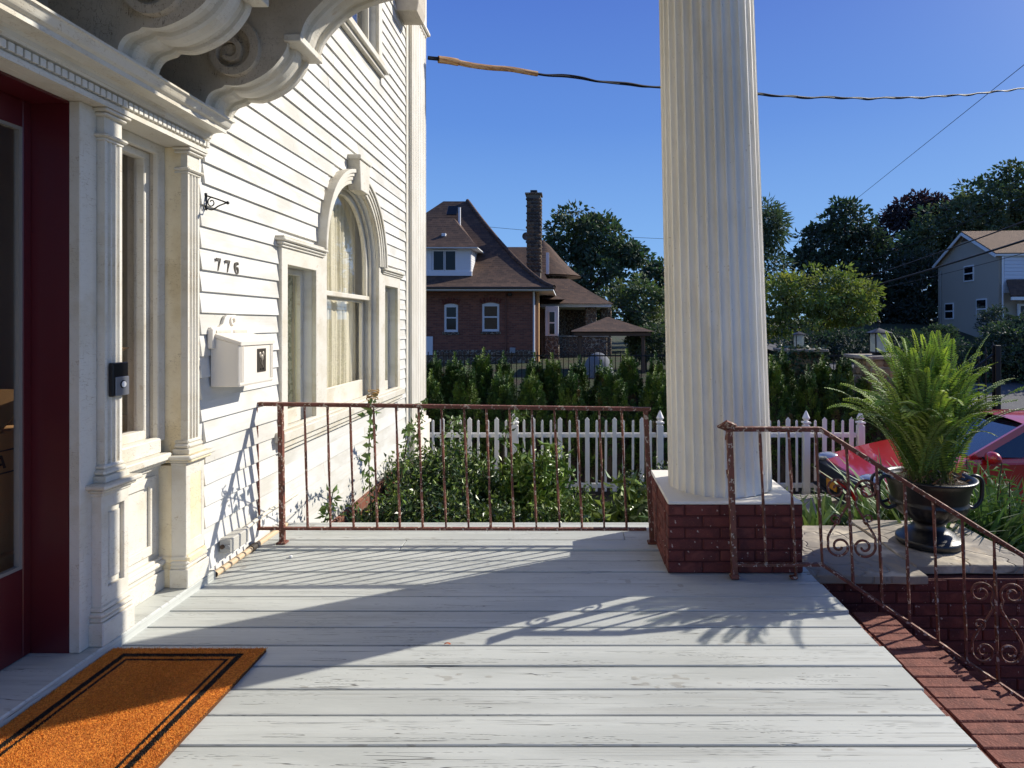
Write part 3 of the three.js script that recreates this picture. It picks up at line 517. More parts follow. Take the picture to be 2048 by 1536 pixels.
// ---------------------------------------------------------------- iron railings
{
  R = rngOf(31);
  const r = thing('porch_railing', 'rusty red iron railing with plain thin bars at the end of the porch', 'railing');
  const D = 4.16, yt = (x) => .968 - (x + 2.12) / 2.67 * .036, xs = (px) => (px - 1140) / 1220 * D;
  const top = merge([bar(V(-2.15, yt(-2.15), D), V(.55, yt(.55), D), .012, .04), bar(V(-2.15, yt(-2.15) - .012, D), V(.55, yt(.55) - .012, D), .014, .028)]);
  part(r, 'top_rail', top, mat.rust);
  part(r, 'bottom_rail', bar(V(-2.14, .113, D), V(.52, .108, D), .016, .03), mat.rust);
  for (const px of [561, 1291]) { const x = xs(px), lx = px > 900 ? .045 : .014; part(r, 'post', bar(V(x, yt(x) - .018, D), V(x + lx, .012, D), .031), mat.rust); part(r, 'foot', box(x + lx - .032, x + lx + .032, .011, .026, D - .032, D + .032, .004), mat.rust); }
  for (const px of [513, 609, 655, 700, 747, 792, 837, 883, 928, 972.5, 1019, 1063.5, 1108.5, 1153, 1198, 1243]) {
    const x = xs(px), lean = .018 + (px - 500) / 750 * .02; part(r, 'baluster', bar(V(x, yt(x) - .018, D), V(x + lean + rr(-.003, .003), .12, D + rr(-.002, .002)), .0122, .0122, px === 513 ? 0 : rr(1.5, 4), 14), mat.rust);
  }
}
{
  R = rngOf(32);
  const r = thing('stair_railing', 'rusty iron stair railing with scrollwork panels sloping down past the urn', 'railing');
  // along the rail: level from A to B, then sloping to C
  const dd = (x) => 3.6 - .13 * Math.max(0, x - 1.475) / 1.108, ty = (x) => x < 1.475 ? .893 : .893 - .634 * (x - 1.475), by = (x) => x < 1.49 ? .087 : .087 - .66 * (x - 1.49);
  const railPts = [[.905, .905], [.955, .893], [1.475, .893], [2.95, ty(2.95)]];
  const segs = (f, list, w, h) => merge(list.slice(1).map((x, i) => bar(V(list[i], f(list[i]), dd(list[i])), V(x, f(x), dd(x)), w, h)));
  part(r, 'top_rail', merge([segs(ty, [.94, 1.478, 2.95], .012, .042), segs((x) => ty(x) - .013, [.95, 1.478, 2.95], .014, .03), bar(V(.885, .925, 3.55), V(.955, .893, 3.6), .012, .075)]), mat.rust);
  part(r, 'bottom_rail', segs(by, [.98, 1.49, 2.95], .016, .028), mat.rust);
  part(r, 'post', bar(V(.940, .885, 3.6), V(.972, .004, 3.6), .032), mat.rust);
  part(r, 'foot', merge([box(.945, 1.0, .004, .03, 3.575, 3.63, .008), box(.952, .992, .03, .05, 3.58, 3.62, .008)]), mat.rust);
  part(r, 'foot', box(1.295, 1.34, .004, .022, 3.575, 3.62, .008), mat.rust);
  const tops = [[1519.5, .05], [1577, .06], [1631.6, .05], [1693, .05], [1752.7, .045], [1808.7, .04], [1867, .035], [1924.6, .03], [1988, .03], [2050, .03], [2112, .03]];
  for (const [px, lean] of tops) { let x = 1.4; for (let k = 0; k < 8; k++) x = (px - 1140) / 1220 * dd(x); const xb = x + lean * .75; part(r, 'baluster', bar(V(x, ty(x) - .018, dd(x)), V(xb, Math.abs(px - 1577) < 2 ? .01 : by(xb) + .006, dd(xb)), .0135, .0135, rr(2, 5), 16), mat.rust); }
  // scroll panels: upper volutes, crossing legs and lower volutes on both sides of a bar
  const spiralPts = (cx, cy, r0, a0, turns, dir, n) => Array.from({ length: n + 1 }, (_, i) => { const t = i / n, a = a0 + dir * t * turns * 2 * Math.PI, r = r0 * (1 - .78 * t); return [cx + r * Math.cos(a), cy + r * Math.sin(a)]; });
  function scroll(cx, cy, s) {
    for (const m of [-1, 1]) {
      const up = spiralPts(m * .085, .20, .068, m > 0 ? -2.5 : -.64, 1.55, -m, 26).reverse();
      const low = spiralPts(m * .068, -.135, .066, m > 0 ? .3 : 2.84, 1.5, -m, 26);
      const mid = [[m * .022, .115], [m * .05, .06], [m * .10, -.02], [m * .132, -.085]];
      const pts = [...up, ...mid, ...low].map(([a, b]) => V(cx + a * s, cy + b * s, dd(cx + a * s)));
      part(r, 'scroll', tube(pts, .0075, 120, 5), mat.rust);
      part(r, 'scroll', tube(spiralPts(m * .10, .025, .034, m > 0 ? -2 : -1.1, 1.2, -m, 16).map(([a, b]) => V(cx + a * s, cy + b * s, dd(cx))), .006, 50, 5), mat.rust);
    }
  }
  scroll(1.652, .335, 1.0); scroll(2.44, -.235, 1.0);
  part(r, 'scroll', tube(spiralPts(.0, .80, .05, 0, 1.2, 1, 20).map(([a, b]) => V(.948, b, 3.6 + .06 + a)), .007, 60, 5), mat.rust);
  part(r, 'scroll', tube(spiralPts(.0, .62, .05, 0, 1.2, -1, 20).map(([a, b]) => V(.955, b, 3.6 + .06 + a)), .007, 60, 5), mat.rust);
}

// ---------------------------------------------------------------- small things on the porch and wall
{
  R = rngOf(33);
  const W = 512, c = document.createElement('canvas'); c.width = 512; c.height = 900; const x = c.getContext('2d');
  const mw = .70, ml = 1.2, X = (m) => m / mw * 512, Y = (m) => m / ml * 900;
  const im = x.createImageData(512, 900);
  for (let j = 0; j < 900; j++) for (let i = 0; i < 512; i++) { const n = fbm(i / 512, j / 900, 120, 200, 2, 3), g = fbm(i / 512, j / 900, 10, 16, 3, 8), o = (j * 512 + i) * 4; const q = mix3(rgb(226, 138, 46), rgb(176, 92, 20), sm(.3, .75, n)); const z = mix3(q, rgb(196, 106, 26), sm(.4, .7, g) * .4); im.data.set([z[0] * 255, z[1] * 255, z[2] * 255, 255], o); }
  x.putImageData(im, 0, 0);
  x.strokeStyle = '#100c0a'; const ln = (i0, i1, w) => { x.lineWidth = X(w); x.strokeRect(X(i0), Y(i1), 512 - 2 * X(i0), 900 - 2 * Y(i1)); };
  ln(.09, .058, .027); ln(.127, .096, .014);
  const t = new THREE.CanvasTexture(c); t.colorSpace = THREE.SRGBColorSpace;
  const mm = M({ name: 'coir', map: t, roughness: 1, bumpMap: tex(512, 512, (u, v) => .5 * fbm(u, v, 90, 90, 3, 201) + .5 * vn(u, v, 200, 200, 3), .5, .5, false), bumpScale: .006 });
  const dm = thing('doormat', 'orange coir doormat with black double border in front of the red door', 'doormat', V(-2.093, .0, 2.798));
  const g = grid(40, 66, (u, v) => new THREE.Vector3(u * mw, .016 + .0015 * Math.sin(u * 9) * Math.sin(v * 7) + .0015 * vn(u, v, 30, 50, 9), v * ml));
  // print laid out over the mat's own length and width
  const p = g.attributes.position, uv = g.attributes.uv; for (let i = 0; i < p.count; i++) uv.setXY(i, p.getX(i) / mw, 1 - p.getZ(i) / ml);
  mm.bumpMap.repeat.set(1.4, 2.4); part(dm, 'pile', g, mm);
  // bristles with the colour of the print under them
  const pos = [], col = [], nor = [];
  const border = (a, b) => { const e = (i0, i1, w) => { const inside = (k) => a > i0 + k && a < mw - i0 - k && b > i1 + k && b < ml - i1 - k; return inside(-w / 2) && !inside(w / 2); }; return e(.09, .058, .027) || e(.127, .096, .014); };
  for (let k = 0; k < 52000; k++) { const a = rr(-.004, mw + .004), b = rr(-.005, .82), h = rr(.003, .0085), t0 = R() * 6.28, w = .0011, lx = rr(-.004, .004), lz = rr(-.004, .004); const dx = Math.cos(t0) * w, dz = Math.sin(t0) * w; pos.push(a - dx, .016, b - dz, a + dx, .016, b + dz, a + lx, .016 + h, b + lz); const q = border(a, b) ? [.008, .006, .005] : (() => { const s = R(); const w = 1.08 - .16 * sm(.5, .75, vn(a / mw, b / ml, 5, 8, 6)); return [(.5 + .28 * s) * w, (.18 + .15 * s) * w, .02 + .035 * s]; })(); for (let i = 0; i < 3; i++) { col.push(...q); } }
  const bg = new THREE.BufferGeometry(); bg.setAttribute('position', new THREE.Float32BufferAttribute(pos, 3)); bg.setAttribute('color', new THREE.Float32BufferAttribute(col, 3)); bg.computeVertexNormals();
  const br = part(dm, 'bristles', bg, M({ name: 'coir bristle', vertexColors: true, roughness: 1 })); br.userData.kind = 'stuff';
  part(dm, 'backing', box(0, mw, .001, .0145, -ml, 0), M({ name: 'mat backing', color: 0x5a3312, roughness: 1 }));
}
{
  const m = thing('mailbox', 'white wall mailbox with scroll pediment and small dark flower plaque', 'mailbox');
  const pl = M({ name: 'mailbox enamel', color: 0xe4ddd0, roughness: .5, bumpMap: speck, bumpScale: .0006 }), d0 = 3.6, d1 = 4.01, X0 = -2.124;
  part(m, 'body', depExt([[X0, 1.134], [-1.955, 1.134], [-1.95, 1.145], [-1.95, 1.385], [X0, 1.432]], d0, d1, .006), pl);
  part(m, 'lid', depExt([[X0 + .03, 1.425], [-1.94, 1.378], [-1.938, 1.398], [X0 + .03, 1.45]], d0 - .004, d1 + .004, .003), pl, 'sloping lid with peeling paint');
  part(m, 'back_plate', wallExt([[3.585, 1.4], [4.02, 1.4], [4.02, 1.485], [3.93, 1.488], [3.90, 1.505], [3.875, 1.545], [3.85, 1.562], [3.755, 1.562], [3.73, 1.545], [3.705, 1.505], [3.675, 1.488], [3.585, 1.485]], [], X0 - .004, .022, .004), pl);
  part(m, 'back_side', box(X0 - .003, X0 + .03, 1.36, 1.478, 3.575, 3.6, .004), pl);
  for (const [a, b] of [[3.63, 3.785], [3.82, 3.975]]) { const q = []; for (let k = 0; k < 12; k++) { const s = a + (b - a) * k / 12; q.push(box(X0 + .0185, X0 + .024, 1.448, 1.468, s, s + .008)); } part(m, 'bead_strip', merge(q), pl); }
  part(m, 'rosette', (() => { const g = new THREE.TorusGeometry(.022, .008, 8, 20); g.rotateY(Math.PI / 2); g.translate(X0 + .022, 1.525, -3.802); return uvm(g); })(), pl);
  for (const a of [3.612, 3.965]) part(m, 'fluted_strip', merge([0, 1, 2].map((k) => box(-1.951, -1.945, 1.16, 1.372, a + k * .012, a + k * .012 + .008, .002))), pl);
  const pq = part(m, 'plaque', box(-1.95, -1.945, 1.205, 1.352, 3.80, 3.905, .002), M({ name: 'pewter', color: 0x5b544c, roughness: .4, metalness: .6 }));
  const fl = []; for (const [a, b, s] of [[3.83, 1.312, .02], [3.868, 1.318, .017], [3.855, 1.295, .02]]) { const g = new THREE.SphereGeometry(s, 8, 6); g.scale(.25, 1, .8); g.translate(-1.944, b, -a); fl.push(uvm(g)); }
  fl.push(tube([V(-1.943, 1.30, 3.85), V(-1.943, 1.262, 3.852), V(-1.943, 1.235, 3.862)], .003, 8, 5), tube([V(-1.943, 1.285, 3.825), V(-1.943, 1.262, 3.838), V(-1.943, 1.25, 3.853)], .0025, 8, 5));
  part(pq, 'flower_relief', merge(fl), M({ name: 'worn pewter', color: 0xa39a8d, roughness: .4, metalness: .5 }));
  part(pq, 'slot', merge([box(-1.9452, -1.9435, 1.218, 1.228, 3.828, 3.842), box(-1.9452, -1.9435, 1.218, 1.228, 3.858, 3.876)]), mat.black);
}
{
  const font = await new FontLoader().loadAsync('fonts/droid/droid_serif_bold.typeface.json');
  const hn = thing('house_number', 'dark metal house number 776 on the white clapboards above the mailbox', 'house number');
  const dm = M({ name: 'weathered bronze', color: 0x6d675d, roughness: .5, metalness: .5 });
  [['7', 3.65, 1.79], ['7', 3.75, 1.79], ['6', 3.85, 1.79]].forEach(([s, d, y], i) => { const g = new TextGeometry(s, { font, size: .073, depth: .007, curveSegments: 6, bevelEnabled: false }); g.scale(.95, 1.05, 1); g.rotateY(Math.PI / 2); g.translate(-2.123, y + .037 - i * .002, -d); part(hn, 'digit', uvm(g), dm); });

  const db = thing('doorbell', 'black and silver push button doorbell on the fluted entrance pilaster', 'doorbell');
  part(db, 'back_box', box(-2.128, -2.104, 1.168, 1.325, 2.81, 2.908, .004), M({ name: 'black plastic', color: 0x0e0e12, roughness: .3 }));
  part(db, 'face_plate', box(-2.1045, -2.1, 1.17, 1.258, 2.822, 2.907, .002), M({ name: 'satin nickel', color: 0x8c8f96, roughness: .4, metalness: .7 }));
  const ringG = new THREE.TorusGeometry(.0165, .003, 8, 24); ringG.rotateY(Math.PI / 2); ringG.translate(-2.0995, 1.222, -2.868); part(db, 'ring', uvm(ringG), mat.black);
  const bt = new THREE.CylinderGeometry(.0135, .0145, .006, 20); bt.rotateZ(Math.PI / 2); bt.translate(-2.0985, 1.222, -2.868); part(db, 'button', uvm(bt), mat.vinyl);

  const hk = thing('plant_hook', 'small black scrolled iron hook bracket on the wall', 'hook');
  const D = 3.56; part(hk, 'back_bar', box(-2.128, -2.12, 2.17, 2.27, D - .006, D + .006), mat.black);
  part(hk, 'arm', tube([V(-2.122, 2.255, D), V(-2.06, 2.235, D), V(-2.0, 2.213, D)], .005, 10, 6), mat.black);
  part(hk, 'brace', tube([V(-2.12, 2.18, D), V(-2.09, 2.172, D), V(-2.05, 2.195, D), V(-2.005, 2.213, D)], .004, 14, 6), mat.black);
  part(hk, 'curl', tube(Array.from({ length: 20 }, (_, i) => { const t = i / 19, a = 1 + t * 8, r = .026 * (1 - .7 * t); return V(-2.092 + r * Math.cos(a), 2.215 + r * 1.2 * Math.sin(a), D); }), .0035, 40, 5), mat.black);
  part(hk, 'tip', (() => { const g = new THREE.SphereGeometry(.01, 10, 8); g.translate(-1.998, 2.213, -D); return uvm(g); })(), mat.black);

  const ob = thing('outlet_box', 'grey weatherproof outlet box with conduit low on the white wall', 'outlet');
  const gm = M({ name: 'painted outlet metal', color: 0xb9b6ac, roughness: .5 });
  part(ob, 'box', box(-2.126, -2.05, .118, .205, 3.70, 3.90, .006), gm);
  part(ob, 'cover', box(-2.12, -2.052, .122, .2, 3.688, 3.7, .003), gm);
  for (const x of [-2.10, -2.068]) { const g = new THREE.CylinderGeometry(.013, .013, .012, 16); g.rotateX(Math.PI / 2); g.translate(x, .16, -3.684); part(ob, 'socket_cap', uvm(g), x < -2.09 ? mat.dark : mat.steel); }
  part(ob, 'conduit', tube([V(-2.09, .185, 3.90), V(-2.09, .195, 4.0), V(-2.10, .2, 4.2), V(-2.105, .2, 4.7)], .013, 20, 8), M({ name: 'painted conduit', color: 0xd8d2c2, roughness: .6 }));
  const pipe = thing('floor_pipe', 'beige pipe lying along the foot of the wall', 'pipe');
  part(pipe, 'tube', tube([V(-2.108, .02, 3.62), V(-2.106, .021, 3.9), V(-2.105, .021, 4.2), V(-2.104, .024, 4.52)], .019, 30, 10), M({ name: 'beige pipe paint', color: 0xc9b190, roughness: .6 }));
  part(pipe, 'collar', rod(V(-2.106, .021, 4.02), V(-2.106, .021, 4.08), .026, 12), M({ name: 'dark collar', color: 0x3a332c, roughness: .6 }));
  // things on the floor: a pebble and a scrap of paint
  const pb = new THREE.IcosahedronGeometry(.011, 1); pb.scale(1, .7, 1.2); pb.translate(-1.80, .009, -3.93); tag(part(scene, 'pebble', uvm(pb), mat.vinyl), 'tiny white pebble on the boards near the wall pipe', 'pebble');
  const lf = grid(4, 4, (u, v) => V(-.575 + (u - .5) * .03, .004 + .006 * Math.sin(u * 3.1), 2.86 + (v - .5) * .012)); tag(part(scene, 'dry_leaf', lf, M({ name: 'dry leaf', color: 0x9c4f2c, roughness: 1 })), 'tiny curled brown leaf on the grey boards', 'leaf');

  // cardboard boxes seen through the door glass
  const card = M({ name: 'cardboard', color: 0x9c7446, roughness: .95, bumpMap: speck, bumpScale: .001 });
  const b1 = thing('cardboard_box', 'brown cardboard box with black capital letters inside the door glass', 'box');
  part(b1, 'carton', box(-3.1, -2.53, .48, 1.02, 2.3, 2.86, .004), card);
  const fs = await new FontLoader().loadAsync('fonts/droid/droid_sans_bold.typeface.json');
  const tx = new TextGeometry('HA', { font: fs, size: .06, depth: .002, bevelEnabled: false, curveSegments: 4 }); tx.rotateY(Math.PI / 2); tx.translate(-2.529, .86, -2.62); part(b1, 'lettering', uvm(tx), mat.black);
  part(b1, 'printed_band', merge([box(-2.531, -2.5285, .835, .842, 2.35, 2.84), box(-2.531, -2.5285, .935, .942, 2.35, 2.84)]), mat.black);
  part(b1, 'flap', (() => { const g = box(-.29, .29, 0, .006, -.14, .14); g.rotateX(.7); g.translate(-2.82, 1.10, -2.8); return g; })(), card);
  const b2 = thing('cardboard_box', 'plain brown cardboard box on the floor under the lettered one', 'box');
  part(b2, 'carton', box(-3.15, -2.5, .037, .476, 2.2, 2.88, .004), card);
  const b3 = thing('cardboard_box', 'open cardboard box standing inside the narrow sidelight window', 'box');
  part(b3, 'carton', box(-2.95, -2.46, .037, 1.0, 2.98, 3.4, .004), card);
  part(b3, 'flap', (() => { const g = box(-.2, .2, 0, .006, -.1, .1); g.rotateZ(.5); g.translate(-2.56, 1.28, -3.2); return g; })(), card);
}
{
  // urn
  const u = thing('urn_planter', 'glossy black two handled urn on the bluestone platform', 'urn', V(2.45, 0.004, 4.17)); u.scale.set(1.1, 1, 1.1);
  const prof = [[0, .004], [.17, .004], [.182, .012], [.185, .04], [.178, .055], [.15, .064], [.145, .085], [.105, .11], [.083, .14], [.092, .16], [.1, .168], [.11, .175]];
  part(u, 'foot', uvm(new THREE.LatheGeometry(prof.map(([a, b]) => new THREE.Vector2(a, b)), 48)), mat.blackGloss);
  const bowl = new THREE.LatheGeometry([[.1, .172], [.15, .2], [.195, .245], [.215, .285], [.218, .3], [.208, .31], [.214, .325], [.222, .37], [.236, .42], [.252, .445], [.262, .455], [.262, .466], [.245, .47], [.23, .452], [.21, .4], [0, .4]].map(([a, b]) => new THREE.Vector2(a, b)), 96);
  const p = bowl.attributes.position; for (let i = 0; i < p.count; i++) { const y = p.getY(i); if (y > .178 && y < .292) { const a = Math.atan2(p.getZ(i), p.getX(i)), k = 1 + .05 * Math.abs(Math.sin(a * 12)) * Math.sin((y - .172) / .12 * Math.PI); p.setX(i, p.getX(i) * k); p.setZ(i, p.getZ(i) * k); } }
  bowl.computeVertexNormals(); part(u, 'bowl', uvm(bowl), mat.blackGloss);
  for (const s of [-1, 1]) part(u, 'handle', tube([[.225, .43], [.27, .47], [.312, .45], [.32, .37], [.31, .3], [.265, .255], [.215, .27]].map(([a, b]) => new THREE.Vector3(s * a, b, .02)), .0125, 40, 8), mat.blackGloss);
  for (const s of [-1, 1]) part(u, 'handle', tube([[.2, .43], [.25, .465], [.30, .44], [.308, .37], [.285, .3], [.24, .262], [.2, .275]].map(([a, b]) => new THREE.Vector3(s * a, b, -.09)), .0105, 40, 8), mat.blackGloss);
  const soil = new THREE.CircleGeometry(.222, 40); soil.rotateX(-Math.PI / 2); soil.translate(0, .435, 0); part(u, 'soil', uvm(soil), mat.earth);
}

// ---------------------------------------------------------------- plants
const leafMat = (name, through = .35, rough = .85) => new THREE.MeshPhysicalMaterial({ name, vertexColors: true, roughness: rough, transmission: through, thickness: 0, side: THREE.DoubleSide });
const LM = { tree: leafMat('tree leaves', .45), cedar: leafMat('arborvitae sprays', .12, .7), shrub: leafMat('shrub leaves', .15, .4), fern: leafMat('fern leaflets', .45, .8), lily: leafMat('lily leaves', .4, .7) };
class Leaves {
  constructor() { this.p = []; this.c = []; this.i = []; }
  leaf(b, dir, side, len, wid, c, fold = .15, droop = 0) {                      // diamond leaf with a folded midrib
    const n = this.p.length / 3, up = new THREE.Vector3().crossVectors(side, dir).normalize();
    const mid = b.clone().addScaledVector(dir, len * .45), tip = b.clone().addScaledVector(dir, len).addScaledVector(up, -droop * len);
    const l = mid.clone().addScaledVector(side, wid / 2).addScaledVector(up, wid * fold), r = mid.clone().addScaledVector(side, -wid / 2).addScaledVector(up, wid * fold);
    for (const q of [b, l, tip, r]) { this.p.push(q.x, q.y, q.z); this.c.push(c[0], c[1], c[2]); }
    this.i.push(n, n + 2, n + 1, n, n + 3, n + 2);
  }
  geo() { const g = new THREE.BufferGeometry(); g.setAttribute('position', new THREE.Float32BufferAttribute(this.p, 3)); g.setAttribute('color', new THREE.Float32BufferAttribute(this.c, 3)); g.setIndex(this.i); const q = g.toNonIndexed(); q.computeVertexNormals(); return q; }
}
const rdir = () => { const z = rr(-1, 1), a = R() * 6.283, s = Math.sqrt(1 - z * z); return new THREE.Vector3(s * Math.cos(a), z, s * Math.sin(a)); };
const sideOf = (d) => { const s = new THREE.Vector3().crossVectors(d, rdir()); return s.lengthSq() < 1e-4 ? new THREE.Vector3(1, 0, 0) : s.normalize(); };
const tint = (c, v) => { const k = 1 + rr(-v, v); return [c[0] * k * (1 + rr(-.1, .1)), c[1] * k, c[2] * k * (1 + rr(-.15, .15))]; };
// crown made of lobes; each lobe holds clumps of leaves near its skin
function crown(lobes, o) {
  const L = new Leaves();
  for (const [x, y, d, rx, ry, rz, share] of lobes) {
    const nc = Math.round(o.clumps * (share ?? 1));
    for (let k = 0; k < nc; k++) {
      const u = rdir(), f = .5 + .5 * Math.sqrt(R()), w = 1 + .22 * (vn(u.x * 3 + 9, u.y * 3 + u.z * 2 + 9, 97, 89, 5) - .5) * 2;
      const c = new THREE.Vector3(x + u.x * rx * f * w, y + u.y * ry * f * w, -d + u.z * rz * f * w), cr = o.clump * rr(.55, 1.25), base = tint(R() < (o.alt ?? 0) ? o.altCol : o.col, .28);
      for (let q = 0; q < o.per; q++) {
        const v = rdir(), p = c.clone().add(v.clone().multiply(new THREE.Vector3(cr, cr * .62, cr)).multiplyScalar(.35 + .65 * R()));
        const dir = v.clone().multiplyScalar(.8).add(u.clone().multiplyScalar(.5)).add(new THREE.Vector3(0, -.25, 0)).add(rdir().multiplyScalar(.5)).normalize();
        L.leaf(p, dir, sideOf(dir), o.len * rr(.7, 1.3), o.wid * rr(.7, 1.3), tint(base, .16), .12, .15);
      }
    }
  }
  return L.geo();
}
function limbs(parent, base, h, r, lobes, m = mat.bark) {
  const g = [], top = base.clone().add(new THREE.Vector3(rr(-.03, .03) * h, h, rr(-.03, .03) * h));
  const t = new THREE.TubeGeometry(new THREE.CatmullRomCurve3([base, base.clone().lerp(top, .5).add(new THREE.Vector3(rr(-.1, .1) * r, 0, rr(-.1, .1) * r)), top]), 8, r, 8); const p = t.attributes.position; for (let i = 0; i < p.count; i++) { const k = (p.getY(i) - base.y) / h, c = base.clone().lerp(top, k), f = 1.25 - .7 * k; p.setX(i, c.x + (p.getX(i) - c.x) * f); p.setZ(i, c.z + (p.getZ(i) - c.z) * f); }
  t.computeVertexNormals(); part(parent, 'trunk', uvm(t), m);
  for (const [x, y, d] of lobes) g.push(tube([base.clone().lerp(top, .55), base.clone().lerp(top, .9).lerp(V(x, y, d), .35), V(x, y, d)], r * .32, 8, 5));
  part(parent, 'limbs', merge(g), m);
}
function tree(name, label, lobes, base, h, r, o, group) {
  const t = thing(name, label, 'tree', null, group);
  limbs(t, base, h, r, lobes); const c = part(t, 'crown', crown(lobes, o), LM.tree); return t;
}
{
  R = rngOf(41);
  // arborvitae: three built, the rest copies
  const make = (h, rad, seed) => {
    R = rngOf(seed); const L = new Leaves();
    const plume = (b, dir, len, r, n) => {                                       // a flame of flat sprays
      const t1 = sideOf(dir), t2 = new THREE.Vector3().crossVectors(dir, t1), young = R() < .3, base = tint(young ? [.13, .21, .022] : R() < .05 ? [.12, .085, .03] : [.05, .115, .016], .28);
      for (let k = 0; k < n; k++) {
        const t = R(), a = R() * 6.283, w = r * Math.pow(1 - t, .6) * (t < .15 ? t / .15 : 1) * rr(.55, 1), o = t1.clone().multiplyScalar(Math.cos(a)).addScaledVector(t2, Math.sin(a));
        const p = b.clone().addScaledVector(dir, len * t).addScaledVector(o, w), out = dir.clone().multiplyScalar(1.1).addScaledVector(o, .75).add(rdir().multiplyScalar(.35)).normalize();
        const c = tint(base, .2);
        L.leaf(p, out, new THREE.Vector3().crossVectors(out, o).normalize(), rr(.022, .048), rr(.01, .019), c, .05, -.1);
      }
    };
    const n = 150;
    for (let k = 0; k < n; k++) {
      const t = .02 + .86 * Math.pow((k + .5) / n, 1.15), a = k * 2.4 + rr(-.3, .3), rad0 = rad * Math.pow(1 - t, 1.05) * (.8 + .2 * Math.min(1, t * 5)) * rr(.78, 1.0);
      const out = new THREE.Vector3(Math.cos(a), rr(1.6, 2.8) + t * 1.6, Math.sin(a)).normalize();
      plume(new THREE.Vector3(Math.cos(a) * rad0 * .72, t * h * .94, Math.sin(a) * rad0 * .72), out, h * rr(.09, .15) * (1.1 - .35 * t), rad * rr(.12, .19) * (1.15 - .6 * t), 175);
    }
    plume(new THREE.Vector3(0, h * .72, 0), new THREE.Vector3(rr(-.05, .05), 1, rr(-.05, .05)).normalize(), h * .28, rad * .11, 200);
    for (let k = 0; k < 2; k++) { const a = R() * 6.28; plume(new THREE.Vector3(Math.cos(a) * rad * .3, h * .55, Math.sin(a) * rad * .3), new THREE.Vector3(rr(-.1, .1), 1, rr(-.1, .1)).normalize(), h * rr(.2, .28), rad * .12, 150); }
    return L.geo();
  };
  const core = (h, rad) => { const g = new THREE.ConeGeometry(rad * .74, h * .82, 9, 4); g.translate(0, h * .42, 0); return uvm(g); };  // solid cone added inside each crown to block light
  const coreMat = mat.bark;
  const protos = [[1.82, .52, 5], [1.72, .54, 6], [1.9, .48, 7]].map(([h, r, s]) => ({ crown: make(h, r, s), core: core(h, r) }));
  const front = 'row of arborvitae behind the picket fence', back = 'second row of arborvitae by the iron fence';
  const put = (px, top, d, label, group, k) => {
    const x = (px - 1140) / 1220 * d, gy = groundY(x, d) - .03, H = 1.5 + (650 - top) / 1220 * d - gy;
    const t = thing('arborvitae', label, 'shrub', V(x, gy, d), group), q = protos[k % 3], base = [1.82, 1.72, 1.9][k % 3];
    part(t, 'trunk', rod(new THREE.Vector3(0, 0, 0), new THREE.Vector3(0, .5, 0), .03, 7), mat.bark); part(t, 'shade_core', q.core, coreMat); part(t, 'crown', q.crown, LM.cedar);
    const s = H / base; t.scale.set(s * rr(1.05, 1.28), s * rr(.99, 1.06), s * rr(1.05, 1.28)); t.rotation.set(rr(-.03, .03), R() * 6.28, rr(-.05, .05));
  };
  R = rngOf(42);
  [[800, 745], [862, 742], [925, 727], [1002, 731], [1062, 737], [1142, 726], [1222, 731], [1300, 738], [1375, 730], [1450, 735], [1545, 716], [1610, 734], [1672, 742], [1740, 738]].forEach(([px, y], k) => put(px, y, 10.25 + rr(-.12, .12), 'conical green arborvitae in the row just behind the picket fence', front, k));
  [[835, 709], [872, 706], [914, 708], [960, 704], [1008, 702], [1062, 704], [1108, 712], [1155, 712], [1203, 722], [1262, 706], [1318, 707], [1380, 706], [1440, 704], [1500, 708], [1560, 705], [1640, 712], [1697, 704]].forEach(([px, y], k) => put(px, y, 11.9 + rr(-.2, .2), 'darker arborvitae in the taller row further behind the picket fence', back, k + 1));
}
